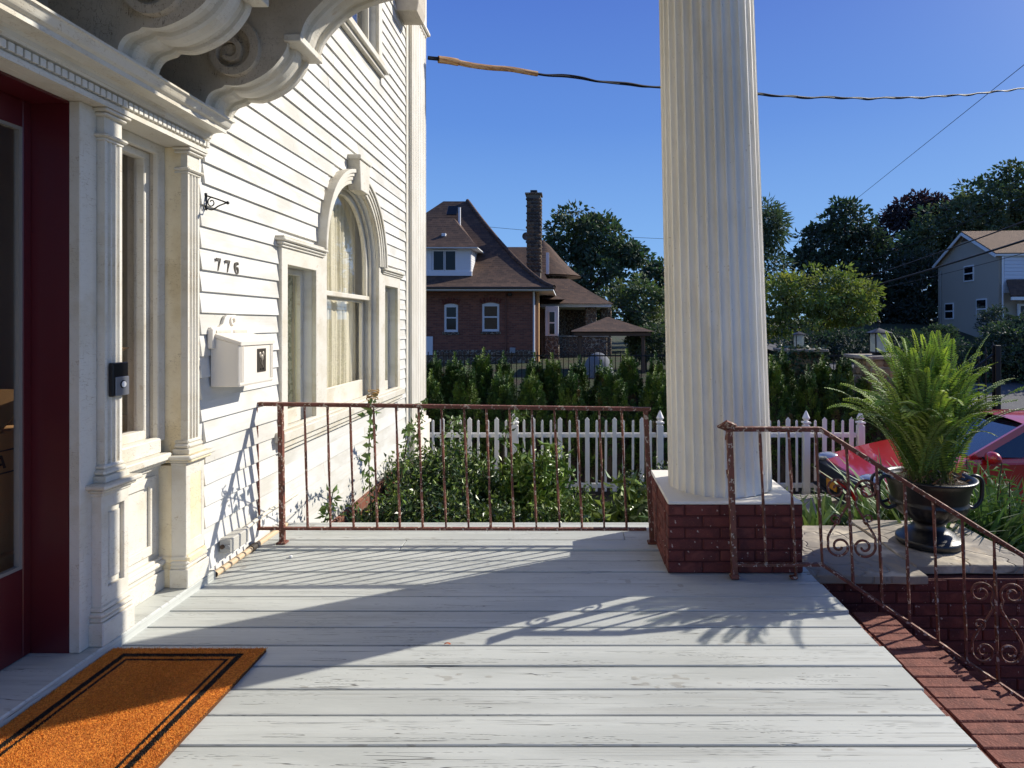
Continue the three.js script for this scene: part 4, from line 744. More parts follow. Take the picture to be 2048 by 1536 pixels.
{
  // shrubs between the porch and the fence
  const shrub = (label, x, y, d, rx, ry, rz, col, n, len, seed, opt = {}) => {
    R = rngOf(seed); const gy = groundY(x, d), t = thing('garden_shrub', label, 'shrub', null, 'shrubs between the porch and the picket fence');
    const L = new Leaves(), st = [];
    const stems = Math.round(18 * Math.max(rx, .4) / .5);
    for (let s = 0; s < stems; s++) {
      const a = R() * 6.283, f = Math.sqrt(R()), tip = V(x + Math.cos(a) * rx * f, y + ry * (1 - .55 * f * f) * rr(.75, 1.06), d + Math.sin(a) * rz * f), b = V(x + Math.cos(a) * rx * f * .3, gy - .02, d + Math.sin(a) * rz * f * .3);
      const mid = b.clone().lerp(tip, .55).add(new THREE.Vector3(rr(-.06, .06), .06, rr(-.06, .06))), cv = new THREE.QuadraticBezierCurve3(b, mid, tip);
      st.push(uvm(new THREE.TubeGeometry(cv, 5, .006, 4)));
      const per = Math.round(n * 1.45 / stems);
      for (let k = 0; k < per; k++) {
        const t0 = .28 + .72 * Math.sqrt(R()), p = cv.getPoint(t0).add(rdir().multiplyScalar(rr(.02, .17 * (opt.loose ?? 1)))), dir = rdir().multiplyScalar(.9).add(new THREE.Vector3(0, .35, 0)).normalize();
        const young = t0 > .9 && R() < (opt.young ?? .5);
        L.leaf(p, dir, sideOf(dir), len * rr(.6, 1.25), len * rr(.3, .55), tint(young ? [.17, .25, .035] : R() < .12 ? [col[0] * 1.9, col[1] * 1.7, col[2]] : col, .35), .18, .2);
      }
    }
    part(t, 'stems', merge(st), mat.bark); part(t, 'foliage', L.geo(), LM.shrub); return t;
  };
  const dk = [.03, .068, .022], md = [.045, .1, .026], br = [.10, .185, .035];
  shrub('dark glossy shrub against the white wall beside the railing end bar', -1.62, -.62, 5.35, .42, .62, .38, dk, 2200, .062, 51);
  shrub('tall dark shrub under the arched window sill', -1.45, -.5, 6.1, .55, .72, .5, dk, 3200, .062, 52);
  shrub('loose dark shrub with rose shoots below the far side of the arched window', -1.5, -.5, 7.1, .55, .62, .5, md, 2600, .062, 53, { loose: 1.5, young: .8 });
  shrub('wide dark green shrub in the middle behind the railing', -.95, -.6, 5.25, .5, .66, .4, dk, 3000, .06, 54);
  shrub('dense dark shrub close behind the porch trim', -.4, -.65, 5.15, .45, .64, .35, dk, 2800, .06, 55);
  shrub('bright green upright shrub with long leaves in front of the fence', -.32, -.45, 6.3, .42, .66, .4, br, 2400, .095, 56, { young: .9 });
  shrub('dark filler shrub in front of the picket fence post', -.85, -.5, 6.6, .55, .58, .5, md, 2800, .062, 57);
  shrub('fresh green shrub with small leaves near the pedestal', .12, -.6, 5.5, .36, .62, .36, br, 2200, .05, 58, { young: .8 });
  shrub('broad leaved young shrub touching the brick pedestal', .5, -.55, 5.3, .3, .72, .3, [.09, .15, .05], 800, .13, 59, { young: .7 });
  shrub('low dark shrub between the wall and the porch trim', -1.2, -.7, 4.95, .45, .58, .22, dk, 1800, .058, 60);
  shrub('low green shrub hugging the porch trim by the pedestal', .1, -.7, 4.95, .42, .58, .22, md, 1800, .058, 61);
  shrub('leafy shrub in the fence corner behind the column', 1.2, -.7, 7.2, .6, .75, .6, dk, 2200, .058, 62);
  // climbing rose on the railing and the wall
  R = rngOf(63);
  const v = thing('climbing_rose', 'thin climbing rose with sparse leaves reaching over the railing by the wall', 'vine'), L = new Leaves(), st = [];
  const runs = [[V(-1.75, -.9, 5.4), V(-1.7, -.1, 5.2), V(-1.55, .5, 4.7), V(-1.42, .86, 4.35), V(-1.36, 1.0, 4.17)], [V(-1.75, -.9, 5.6), V(-1.6, .1, 5.8), V(-1.45, .55, 5.5), V(-1.3, .62, 5.0)], [V(-1.5, -.6, 6.4), V(-1.3, .3, 6.2), V(-1.12, .58, 5.9), V(-.98, .5, 5.7)], [V(-1.6, -.6, 6.6), V(-1.62, .4, 6.5), V(-1.5, .72, 6.3)], [V(-.7, -.6, 6.3), V(-.66, .3, 6.1), V(-.55, .62, 5.9), V(-.42, .66, 5.7)], [V(-1.95, -.9, 5.0), V(-1.98, -.2, 4.95), V(-1.9, .18, 4.9)]];
  for (const pts of runs) { const cv = new THREE.CatmullRomCurve3(pts); st.push(uvm(new THREE.TubeGeometry(cv, 30, .0045, 5))); for (let k = 0; k < 52; k++) { const t = rr(.35, 1), p = cv.getPoint(t).add(rdir().multiplyScalar(.035)), dir = rdir().add(new THREE.Vector3(0, -.2, 0)).normalize(); L.leaf(p, dir, sideOf(dir), rr(.04, .085), rr(.025, .05), tint([.11, .18, .035], .35), .15, .2); } }
  part(v, 'stems', merge(st), mat.bark); part(v, 'leaves', L.geo(), LM.shrub);
  // withered twig curled on the rail
  const tw = thing('dry_twig', 'small dry curled twig caught on the top rail', 'twig');
  part(tw, 'stem', merge([0, 1, 2].map((q) => tube(Array.from({ length: 9 }, (_, i) => V(-1.345 + .035 * Math.cos(i * .9 + q), .985 + .012 * i * .7 + rr(0, .01), 4.16 + .03 * Math.sin(i * 1.1 + q * 2))), .004, 30, 5))), M({ name: 'straw', color: 0xb08d58, roughness: 1 }));
}
{
  // strap leaved plants behind the stone platform
  const clump = (label, x, d, y0, n, len, wid, col, seed, spread, group) => {
    R = rngOf(seed); const t = thing('leafy_plant', label, 'plant', null, group), L = new Leaves();
    for (let k = 0; k < n; k++) {
      const a = R() * 6.283, lean = rr(.15, 1) * spread, b = V(x + rr(-.06, .06), y0, d + rr(-.06, .06)), l = len * rr(.55, 1.1), c = tint(col, .3), pts = [];
      for (let i = 0; i <= 5; i++) { const t0 = i / 5; pts.push(b.clone().add(new THREE.Vector3(Math.cos(a) * lean * l * t0 * (0.5 + .7 * t0), l * (t0 - .42 * lean * t0 * t0 * t0), Math.sin(a) * lean * l * t0 * (.5 + .7 * t0)))); }
      const s = new THREE.Vector3(-Math.sin(a), 0, Math.cos(a));
      for (let i = 0; i < 5; i++) { const w0 = wid * Math.sin(Math.PI * (.12 + .86 * i / 5)), w1 = wid * Math.sin(Math.PI * (.12 + .86 * (i + 1) / 5)), A = pts[i], B = pts[i + 1], n0 = L.p.length / 3; for (const q of [A.clone().addScaledVector(s, w0 / 2), A.clone().addScaledVector(s, -w0 / 2), B.clone().addScaledVector(s, -w1 / 2), B.clone().addScaledVector(s, w1 / 2)]) { L.p.push(q.x, q.y, q.z); L.c.push(...c); } L.i.push(n0, n0 + 1, n0 + 2, n0, n0 + 2, n0 + 3); }
    }
    part(t, 'leaves', L.geo(), LM.lily); return t;
  };
  const bed = 'leafy plants around the stone platform';
  for (let k = 0; k < 9; k++) clump('pale green strap leaved plant behind the bluestone slabs', 1.5 + k * .15, 4.95 + (k % 3) * .14, -.5, 30, .6, .075, [.15, .235, .05], 300 + k, .6, bed);
  for (let k = 0; k < 10; k++) clump('fresh green narrow leaved plant at the street side of the bluestone slabs', 2.78 + (k % 5) * .2, 4.75 + Math.floor(k / 5) * .42 + (k % 2) * .1, -.62, 60, 1.0, .045, [.11, .2, .04], 330 + k, .62, bed);
  for (let k = 0; k < 6; k++) clump('low dense green plant below the platform corner by the stair railing', 3.05 + (k % 3) * .22, 4.1 + Math.floor(k / 3) * .35, -.95, 46, .8, .04, [.075, .15, .035], 350 + k, .8, bed);
  // tall feathery weeds
  R = rngOf(365);
  for (let k = 0; k < 5; k++) { const x = 2.95 + k * .13, d = 4.75 + (k % 2) * .4, t = thing('tall_weed', 'tall feathery green weed beside the urn and the red car', 'plant', null, bed), L = new Leaves(); const a = V(x, -.95, d), b = V(x + rr(-.12, .12), rr(.25, .5), d + rr(-.1, .1)), cv = new THREE.QuadraticBezierCurve3(a, a.clone().lerp(b, .6).add(new THREE.Vector3(rr(-.08, .08), .05, 0)), b); for (let i = 0; i < 46; i++) { const t0 = .35 + .65 * i / 46, p = cv.getPoint(t0), an = i * 2.4, dir = new THREE.Vector3(Math.cos(an), .35, Math.sin(an)).normalize(); L.leaf(p, dir, new THREE.Vector3(-Math.sin(an), 0, Math.cos(an)), rr(.1, .19) * (1.15 - .6 * t0), .022, tint([.12, .21, .04], .25), .15, .35); } part(t, 'stem', uvm(new THREE.TubeGeometry(cv, 10, .005, 5)), mat.bark); part(t, 'leaves', L.geo(), LM.lily); }
}
{
  // sword fern in the urn
  R = rngOf(71);
  const f = thing('fern', 'large upright green fern growing out of the black urn', 'fern', V(2.45, .44, 4.17)), L = new Leaves(), st = [];
  const N = 270;
  for (let k = 0; k < N; k++) {
    const a = R() * 6.283, out = Math.pow(R(), .92), len = rr(.68, 1.14) * (1 - .14 * out), reach = (.06 + .6 * out) * len, b = new THREE.Vector3(rr(-.12, .12), 0, rr(-.12, .12));
    const dx = Math.cos(a), dz = Math.sin(a), h = len * Math.sqrt(Math.max(.1, 1 - (reach / len) ** 2)) * rr(.92, 1.0), dr = R() < .35 ? rr(.05, .3) * len : 0;
    const cv = new THREE.CubicBezierCurve3(b, new THREE.Vector3(b.x + dx * reach * .18, h * .42, b.z + dz * reach * .18), new THREE.Vector3(b.x + dx * reach * .55, h * .86, b.z + dz * reach * .55), new THREE.Vector3(b.x + dx * reach, h - dr * .6 - out * .1 * len, b.z + dz * reach));
    st.push(uvm(new THREE.TubeGeometry(cv, 9, .0022, 3)));
    const n = 42, tw = R() * 3.14, sd0 = new THREE.Vector3(-dz * Math.cos(tw) + .3 * dx, .25 * Math.sin(tw), dx * Math.cos(tw) + .3 * dz).normalize(), c0 = tint(R() < .5 ? [.25, .38, .04] : [.16, .275, .032], .22);
    for (let i = 1; i <= n; i++) {
      const t = .1 + .9 * i / n, p = cv.getPoint(t), tan = cv.getTangent(t), s = sd0.clone().addScaledVector(tan, -sd0.dot(tan)).normalize(), l = .045 * Math.sin(Math.PI * Math.min(1, .15 + .83 * t) ) ** .7 * rr(.85, 1.1) + .006, cc = t > .9 ? [c0[0] * 1.5, c0[1] * 1.35, c0[2] * 1.2] : c0;
      for (const q of [-1, 1]) { const dir = s.clone().multiplyScalar(q).addScaledVector(tan, .32).add(new THREE.Vector3(0, rr(-.15, .1), 0)).normalize(); L.leaf(p, dir, tan, l, .0155, tint(cc, .12), .1, .1); }
    }
  }
  part(f, 'stalks', merge(st), M({ name: 'fern stalk', color: 0x5a6a2c, roughness: .8 })); part(f, 'fronds', L.geo(), LM.fern);
  // a few brown dry fronds at the rim
  const B = new Leaves(); for (let k = 0; k < 26; k++) { const a = R() * 6.283, p = new THREE.Vector3(Math.cos(a) * rr(.1, .22), rr(0, .06), Math.sin(a) * rr(.1, .22)); for (let i = 0; i < 8; i++) { const dir = rdir(); B.leaf(p.clone().add(rdir().multiplyScalar(.04)), dir, sideOf(dir), .05, .012, tint([.2, .09, .035], .3)); } } part(f, 'dry_fronds', B.geo(), LM.lily, 'brown dry fronds at the rim');
}
{
  // trees beyond
  const P = (px, py, d) => [(px - 1140) / 1220 * d, 1.5 + (650 - py) / 1220 * d, d];
  const lobe = (px, py, d, rx, ry, share) => { const [x, y] = P(px, py, d); const s = d / 1220; return [x, y, d, rx * s, ry * s, Math.max(rx, ry) * s * .9, share]; };
  const B = (px, d) => { const x = (px - 1140) / 1220 * d; return V(x, groundY(x, d) - .1, d); };
  const grp = 'trees beyond the neighbouring gardens';
  const O = (o) => ({ clumps: 60, per: 26, clump: .85, len: .42, wid: .26, col: [.042, .085, .028], ...o });
  R = rngOf(81); tree('broadleaf_tree', 'big dark broadleaf tree behind the stone chimney of the brick house', [lobe(1150, 470, 46, 52, 52, 1.1), lobe(1195, 490, 46, 50, 62, 1.2), lobe(1120, 545, 46, 60, 70, 1), lobe(1200, 570, 45, 62, 70, 1.3), lobe(1250, 505, 45, 34, 26, .5), lobe(1275, 512, 44, 16, 14, .25)], B(1175, 46), 5, .35, O({ clump: .72, len: .38, wid: .24, alt: .2, altCol: [.07, .12, .035] }), grp);
  R = rngOf(82); tree('broadleaf_tree', 'lighter green tree with small leaves behind the gazebo roof', [lobe(1235, 615, 38, 55, 45, 1.1), lobe(1290, 610, 38, 40, 48, 1), lobe(1310, 660, 37, 40, 60, 1), lobe(1180, 640, 40, 40, 40, .7)], B(1270, 38), 3, .25, O({ clump: .55, len: .26, wid: .16, col: [.07, .12, .03], alt: .3, altCol: [.12, .17, .04] }), grp);
  R = rngOf(83); tree('broadleaf_tree', 'dark distant tree beside the column above the gazebo', [lobe(1310, 560, 55, 34, 36, .8), lobe(1345, 590, 55, 40, 60, .9)], B(1330, 55), 4, .3, O({ clump: .8 }), grp);
  R = rngOf(84); tree('willow_tree', 'feathery pale green tree rising just past the column', [lobe(1520, 450, 50, 46, 46, 1), lobe(1490, 520, 50, 60, 70, 1), lobe(1545, 455, 49, 30, 34, .6), lobe(1530, 540, 50, 40, 50, .8)], B(1500, 50), 6, .3, O({ clump: .8, len: .5, wid: .13, col: [.075, .12, .045], per: 24 }), grp);
  R = rngOf(85); tree('broadleaf_tree', 'dark open crowned tree between the willow and the purple tree', [lobe(1690, 450, 55, 48, 42, 1.1), lobe(1725, 500, 55, 40, 50, 1), lobe(1640, 490, 55, 40, 40, .9), lobe(1680, 560, 55, 70, 45, 1.2), lobe(1610, 530, 54, 26, 34, .4)], B(1680, 55), 5, .35, O({ clump: .85, len: .46, wid: .28, col: [.036, .07, .026] }), grp);
  R = rngOf(86); tree('locust_tree', 'bright yellow green spreading tree lit from behind near the lantern pillars', [lobe(1560, 590, 33, 60, 40, 1.1), lobe(1640, 585, 33, 74, 50, 2.0), lobe(1705, 605, 33, 50, 46, 1.6), lobe(1600, 645, 34, 90, 26, 1.1), lobe(1535, 640, 34, 40, 50, .8)], B(1620, 33), 2.4, .16, O({ clump: .52, len: .22, wid: .13, col: [.17, .23, .03], per: 30, alt: .35, altCol: [.24, .29, .045] }), grp);
  R = rngOf(87); tree('purple_beech', 'dark purple leaved tree in front of the large green tree', [lobe(1825, 430, 62, 44, 40, 1.1), lobe(1800, 480, 62, 40, 60, 1), lobe(1860, 425, 62, 36, 34, .7), lobe(1790, 560, 62, 50, 70, 1.1)], B(1815, 62), 6, .35, O({ clump: .9, len: .5, wid: .3, col: [.035, .016, .02] }), grp);
  R = rngOf(88); tree('broadleaf_tree', 'very large green tree towering over the grey house', [lobe(1990, 410, 58, 70, 62, 1.5), lobe(1920, 450, 57, 70, 60, 1.4), lobe(2040, 400, 58, 60, 70, 1.3), lobe(1870, 500, 57, 70, 60, 1.3), lobe(1960, 500, 56, 80, 50, 1.2), lobe(2060, 480, 58, 70, 60, 1)], B(1960, 58), 7, .5, O({ clump: .95, len: .46, wid: .3, col: [.06, .105, .032], alt: .3, altCol: [.1, .145, .045] }), grp);
  R = rngOf(89); tree('broadleaf_tree', 'dark shaded tree beside the end wall of the grey house', [lobe(1810, 590, 54, 64, 66, 1.4), lobe(1850, 560, 53, 50, 60, 1.1), lobe(1760, 610, 56, 50, 54, 1), lobe(1845, 635, 53, 60, 34, 1)], B(1815, 54), 3, .3, O({ clump: .9, len: .45, wid: .28, col: [.026, .05, .02] }), grp);
  // hedges, round bushes
  const bush = (name, label, lobes, o) => { const t = thing(name, label, 'bush', null, 'hedges and bushes along the street'); part(t, 'foliage', crown(lobes, o), LM.tree); const [x, y, d, rx, ry, rz] = lobes[0]; part(t, 'stem', rod(V(x, groundY(x, d) - .1, d), V(x, y, d), .06, 6), mat.bark); };
  R = rngOf(90); bush('round_bush', 'rounded clipped bush by the foot of the grey house wall', [lobe(1880, 678, 30, 34, 28, 1)], O({ clumps: 120, per: 30, clump: .2, len: .11, wid: .07, col: [.045, .085, .028] }));
  R = rngOf(91); bush('hedge', 'long dark hedge behind the lantern pillars', [lobe(1700, 690, 27, 90, 28, 1.4), lobe(1800, 690, 27, 80, 26, 1.3), lobe(1620, 695, 27, 60, 26, 1), lobe(1880, 712, 26, 60, 30, 1)], O({ clumps: 120, per: 28, clump: .28, len: .14, wid: .09, col: [.03, .058, .022] }));
  R = rngOf(92); bush('tall_hedge', 'tall dark hedge with sunlit top at the street corner', [lobe(2010, 720, 20, 70, 70, 1.5), lobe(2070, 690, 20, 60, 60, 1.3), lobe(1965, 750, 20, 50, 50, 1)], O({ clumps: 150, per: 30, clump: .25, len: .12, wid: .08, col: [.035, .068, .024], alt: .15, altCol: [.09, .15, .035] }));
  R = rngOf(93); bush('cone_bush', 'dark pointed bush against the end wall of the grey house', [lobe(1990, 645, 38, 26, 34, 1)], O({ clumps: 90, per: 26, clump: .25, len: .16, wid: .08, col: [.03, .055, .022] }));
  R = rngOf(94); bush('hedge', 'mixed green shrubbery between the gazebo and the column', [lobe(1290, 690, 22, 30, 30, 1), lobe(1340, 690, 22, 40, 34, 1)], O({ clumps: 80, per: 26, clump: .25, len: .12, wid: .07, col: [.06, .1, .03] }));
}

// ---------------------------------------------------------------- fences
{
  const f = thing('picket_fence', 'white picket fence with pointed posts between the garden and the arborvitae', 'fence'), D = 9.2, G = -1.06;
  const picket = (w, h) => depExt([[-w / 2, 0], [w / 2, 0], [w / 2, h - w * .55], [w * .34, h - w * .4], [0, h], [-w * .34, h - w * .4], [-w / 2, h - w * .55]], -.009, .009, .002);
  const wide = picket(.066, 1.12), slim = picket(.034, 1.08);
  const post = merge([box(-.048, .048, 0, 1.05, -.048, .048, .006), box(-.035, .035, 1.05, 1.08, -.035, .035, .004), box(-.056, .056, 1.075, 1.105, -.056, .056, .006)]);
  const fin = new THREE.LatheGeometry([[.03, 1.10], [.034, 1.125], [.058, 1.15], [.056, 1.165], [.04, 1.2], [.018, 1.25], [0, 1.275]].map(([a, b]) => new THREE.Vector2(a, b)), 8);
  const posts = [-3.02, -.83, 1.357, 3.56, 4.38];
  posts.forEach((x, i) => {
    const p = part(f, 'post', post, mat.vinyl); p.position.copy(V(x, G, D)); const c = part(p, 'finial', uvm(fin.clone()), mat.vinyl);
    if (i === posts.length - 1) return; const L = posts[i + 1] - x;
    for (const [a, b] of [[.86, .93], [.10, .17]]) { const r = part(f, 'rail', box(x + .05, x + L - .05, G + a, G + b, D + .012, D + .045, .004), mat.vinyl); }
    const n = Math.round(L / .137) - 1;
    for (let k = 1; k <= n; k++) { const q = part(f, 'picket', k % 3 === 2 ? wide : slim, mat.vinyl); q.position.copy(V(x + L * k / (n + 1), G + .05, D - .002)); q.rotation.z = rr(-.006, .006); }
  });
  const g = thing('iron_fence', 'thin black iron fence behind the arborvitae rows', 'fence'), D2 = 13.2, gy = groundY(0, D2) - .05;
  part(g, 'rail', box(-5, 6.2, 1.0 + -.18, 1.03 - .18, D2 - .01, D2 + .01), mat.black); part(g, 'rail', box(-5, 6.2, .05, .08, D2 - .01, D2 + .01), mat.black);
  const b = box(-.008, .008, 0, 1.02 - gy - .1, -.008, .008); for (let k = 0; k < 100; k++) { const q = part(g, 'bar', b, mat.black); q.position.copy(V(-4.98 + k * .1125, gy, D2)); }
}

// ---------------------------------------------------------------- the brick house next door
{
  R = rngOf(101);
  const h = thing('brick_house', 'brown brick house with shingled hip roof, dormer and stone chimney', 'house');
  const Pt = (px, py, d) => V((px - 1140) / 1220 * d, 1.5 + (650 - py) / 1220 * d, d);
  const wd = 26, X = (px, d = wd) => (px - 1140) / 1220 * d, Y = (py, d = wd) => 1.5 + (650 - py) / 1220 * d;
  const white = mat.vinyl, wht = M({ name: 'white house trim', color: 0xd9dadb, roughness: .6 });
  // walls with window openings
  const wins = [[888, 916, 607, 664], [964, 998.5, 605, 663]];
  const archRect = (a, b, c, d) => { const w = b - a, o = [[a, c], [b, c], [b, d - w * .1]]; for (let k = 1; k < 6; k++) { const t = k / 6; o.push([b - w * t, d - w * .1 + w * .1 * Math.sin(Math.PI * t)]); } o.push([a, d - w * .1]); return o; };
  const shape = shapeOf(rect(-12, X(1070), -.6, 3.05), wins.map(([a, b, c, d]) => archRect(X(a), X(b), Y(d), Y(c))));
  const wg = ext(shape, .3); wg.translate(0, 0, -wd - .3); part(h, 'wall', uvm(wg), mat.farBrick);
  part(h, 'wall', box(X(1070) - .3, X(1070) - .002, -.6, 3.05, wd + .302, 38), mat.farBrick);
  part(h, 'stone_base', box(-12, X(1070) + .03, -.6, Y(700), wd - .05, wd + .1, .02), mat.rubble);
  part(h, 'room_wall', box(-12, X(1070) - .31, -.6, 3.05, wd + 3.0, wd + 3.1), mat.room);
  for (const [a, b, c, d] of wins) {
    const w = sub(h, 'window', 'white arched sash window in brick wall'), fr = ext(shapeOf(archRect(X(a), X(b), Y(d), Y(c)), [rect(X(a) + .09, X(b) - .09, Y(d) + .1, Y((c + d) / 2) - .03), rect(X(a) + .09, X(b) - .09, Y((c + d) / 2) + .03, Y(c) - .16)]), .08); fr.translate(0, 0, -wd - .12); part(w, 'frame', uvm(fr), wht);
    part(w, 'pane', box(X(a) + .05, X(b) - .05, Y(d) + .05, Y((c + d) / 2), wd + .12, wd + .13), mat.darkPane);
    part(w, 'pane', box(X(a) + .05, X(b) - .05, Y((c + d) / 2), Y(c) - .1, wd + .10, wd + .11), mat.darkPane);
    part(w, 'curtain', box(X(a) + .1, X(b) - .1, Y((c + d) / 2) + .06, Y(c) - .16, wd + .155, wd + .16), M({ name: 'pale curtain', color: 0xb9c2cc, roughness: 1 }));
    part(w, 'sill', box(X(a) - .06, X(b) + .06, Y(d) - .12, Y(d), wd - .05, wd + .1, .01), mat.rubble);
    const q = []; for (let k = 0; k < 7; k++) { const t = k / 6 - .5, g = chamfer(.07, .2, .05, .006); g.rotateZ(-t * .6); g.translate((X(a) + X(b)) / 2 + t * (X(b) - X(a)) * 1.12, Y(c) + .13 - t * t * .25, -wd + .012); const m = part(w, 'brick', uvm(g), mat.redBrick); }
  }
  part(h, 'downpipe', rod(V(X(1068), -.2, wd - .08), V(X(1068), 2.95, wd - .08), .045, 8), wht);
  part(h, 'downpipe', rod(V(X(1012), .2, wd - .05), V(X(1012), 2.9, wd - .05), .03, 8), M({ name: 'brown pipe', color: 0x6d4638, roughness: .7 }));
  part(h, 'meter_box', box(X(1020), X(1031), Y(706), Y(695), wd - .12, wd + .02, .01), M({ name: 'grey metal', color: 0x8e9296, roughness: .6 }));
  part(h, 'wall_lamp', box(X(1016), X(1024), Y(592), Y(586), wd - .18, wd + .02, .01), mat.black);
  part(h, 'corner_strip', box(X(1071.5), X(1077), -.5, 3.0, wd + .32, wd + .8, .01), M({ name: 'tan sunlit strip', color: 0xc39a6c, roughness: .8 }));  // tan strip standing in for the sunlit brick edge of the house
  part(h, 'side_door', box(X(852), X(866), Y(712), Y(673), wd - .08, wd + .04, .01), wht);
  // flared hip roof
  const hip = (eave, ridge, ye, yr, pw, n = 8) => { const q = [], c = (t) => [0, 1, 2, 3].map((k) => { const e = eave[k], r = ridge[k]; return V(e[0] + (r[0] - e[0]) * t, ye + (yr - ye) * Math.pow(t, pw), e[1] + (r[1] - e[1]) * t); }); for (let i = 0; i < n; i++) { const a = c(i / n), b = c((i + 1) / n); for (let k = 0; k < 4; k++) q.push([a[k], a[(k + 1) % 4], b[(k + 1) % 4], b[k]]); } q.push(c(1)); return polys(q); };
  const E = [[-12.6, 25.2], [X(1108, 25.3), 25.2], [X(1108, 25.3), 39], [-12.6, 39]], Rg = [[-6.6, 31.8], [-5.35, 31.8], [-5.35, 32.2], [-6.6, 32.2]];
  const roof = part(h, 'roof', hip(E, Rg, 3.02, 7.95, 1.28, 10), mat.shingle);
  part(h, 'eave_soffit', box(-12.55, X(1108, 25.3) - .03, 2.93, 3.03, 25.22, 38.98), wht);
  part(h, 'gutter', box(-12.6, X(1108, 25.3) + .02, 2.99, 3.08, 25.12, 25.2, .02), M({ name: 'dark gutter', color: 0x2c2420, roughness: .6 }));
  // ridge caps
  for (const [a, b] of [[E[1], Rg[1]]]) { const pts = Array.from({ length: 11 }, (_, i) => { const t = i / 10; return V(a[0] + (b[0] - a[0]) * t, 3.06 + 4.93 * Math.pow(t, 1.28), a[1] + (b[1] - a[1]) * t); }); part(roof, 'ridge_cap', tube(pts, .1, 24, 6), mat.shingle); }
  // dormer
  const dm = sub(h, 'dormer', 'white sided dormer with double window');
  const dX0 = X(828, 26.5), dX1 = X(942, 26.5), y0 = Y(552, 26.5), y1 = Y(497, 26.5);
  for (let k = 0; k < 9; k++) { const s = y0 + .2 + (y1 - y0 - .2) * k / 9; part(dm, 'clapboard', merge([box(dX0, X(864, 26.5), s, s + .118, 26.48 - .02, 26.52), box(X(914, 26.5), dX1, s, s + .118, 26.48 - .02, 26.52)]), wht); part(dm, 'clapboard', box(dX1 - .03, dX1 + .012, s, s + .118, 26.53, 29), wht); }
  part(dm, 'wall', box(dX0 + .02, dX1 - .03, y0, y1, 26.53, 29.5), wht);
  part(dm, 'skirt_board', box(dX0, dX1 + .05, y0, y0 + .2, 26.42, 26.53, .01), wht);
  for (const [a, b] of [[868, 887.5], [892, 911]]) { part(dm, 'sash', box(X(a, 26.5) - .07, X(b, 26.5) + .07, Y(543, 26.5), Y(500, 26.5), 26.44, 26.5, .01), wht); part(dm, 'pane', box(X(a, 26.5), X(b, 26.5), Y(540, 26.5), Y(503, 26.5), 26.425, 26.435), mat.darkPane); }
  const de = [[dX0 - .5, 26.1], [X(956, 26.1), 26.1], [X(950, 26.1), 30.5], [dX0 - .5, 30.5]], dr = [[X(865, 28), 28.3], [X(905, 28), 28.3], [X(905, 28), 30.5], [X(865, 28), 30.5]];
  part(dm, 'dormer_roof', hip(de, dr, y1 + .02, Y(436, 28.3), 1.1, 5), mat.shingle); part(dm, 'soffit', box(dX0 - .45, X(955, 26.1), y1 - .03, y1 + .015, 26.12, 28), wht);
  // skylight and vent pipes
  const sk = (() => { const g = chamfer(.5, .06, .75, .01); g.rotateX(.78); const p = Pt(905, 421, 30.4); g.translate(p.x, p.y, p.z); return uvm(g); })(); part(h, 'skylight', sk, mat.darkPane);
  part(h, 'vent_pipe', rod(Pt(919, 462, 29), Pt(919, 415, 29), .06, 8), wht); part(h, 'roof_vent', box(X(884, 27), X(892, 27), Y(473, 27), Y(467, 27), 26.9, 27.1, .01), wht);
  // fieldstone chimney: a core with separate stones set in it
  const ch = sub(h, 'chimney', 'tall fieldstone chimney'), cd = 29, cx0 = X(1052, cd), cx1 = X(1082, cd), cy0 = Y(545, cd), cy1 = Y(388, cd);
  part(ch, 'core', box(cx0 + .03, cx1 - .03, cy0 - .6, cy1, cd + .03, cd + .8), M({ name: 'lime mortar', color: 0x6f675a, roughness: 1 }));
  const stones = [0, 1, 2, 3].map((k) => { const g = new THREE.IcosahedronGeometry(1, 1), p = g.attributes.position; for (let i = 0; i < p.count; i++) { const s = .8 + .35 * vn(p.getX(i) * 2 + k * 7 + 9, p.getY(i) * 2 + p.getZ(i) + 9, 91, 83, k); p.setXYZ(i, p.getX(i) * s, p.getY(i) * s, p.getZ(i) * s); } g.computeVertexNormals(); return uvm(g); });
  const sms = [0x5a4a3e, 0x423a34, 0x6a5643, 0x4c423b].map((c) => M({ name: 'chimney stone', color: c, roughness: .9 }));
  const nr = Math.floor((cy1 - cy0) / .17);
  for (let r = 0; r < nr; r++) for (let k = 0; k < 4; k++) { const s = part(ch, 'stone', stones[(r * 3 + k) % 4], sms[Math.floor(R() * 4)]); s.position.copy(V(cx0 + .09 + (cx1 - cx0 - .16) * (k + (r % 2) * .35) / 3.35, cy0 + .09 + r * .17, cd + .03)); s.scale.set(rr(.085, .125), rr(.07, .1), .06); s.rotation.z = rr(-.4, .4); }
  for (let r = 0; r < nr; r++) for (let k = 0; k < 3; k++) { const s = part(ch, 'stone', stones[(r + k) % 4], sms[Math.floor(R() * 4)]); s.position.copy(V(cx1 - .03, cy0 + .09 + r * .17, cd + .14 + k * .24 + (r % 2) * .08)); s.scale.set(.06, rr(.07, .1), rr(.09, .13)); }
  part(ch, 'cap', box(cx0 - .05, cx1 + .05, cy1, cy1 + .07, cd - .05, cd + .85, .01), mat.rubble); part(ch, 'flue', box(X(1060, cd), X(1074, cd), cy1 + .07, Y(378, cd), cd + .2, cd + .55, .02), mat.black);
  const dish = new THREE.SphereGeometry(.32, 16, 8, 0, 6.283, 0, .7); dish.rotateX(-1.2); const dp = Pt(1052, 475, 29.6); dish.translate(dp.x, dp.y, dp.z); part(h, 'satellite_dish', uvm(dish), M({ name: 'grey dish', color: 0x77797c, roughness: .6 }));
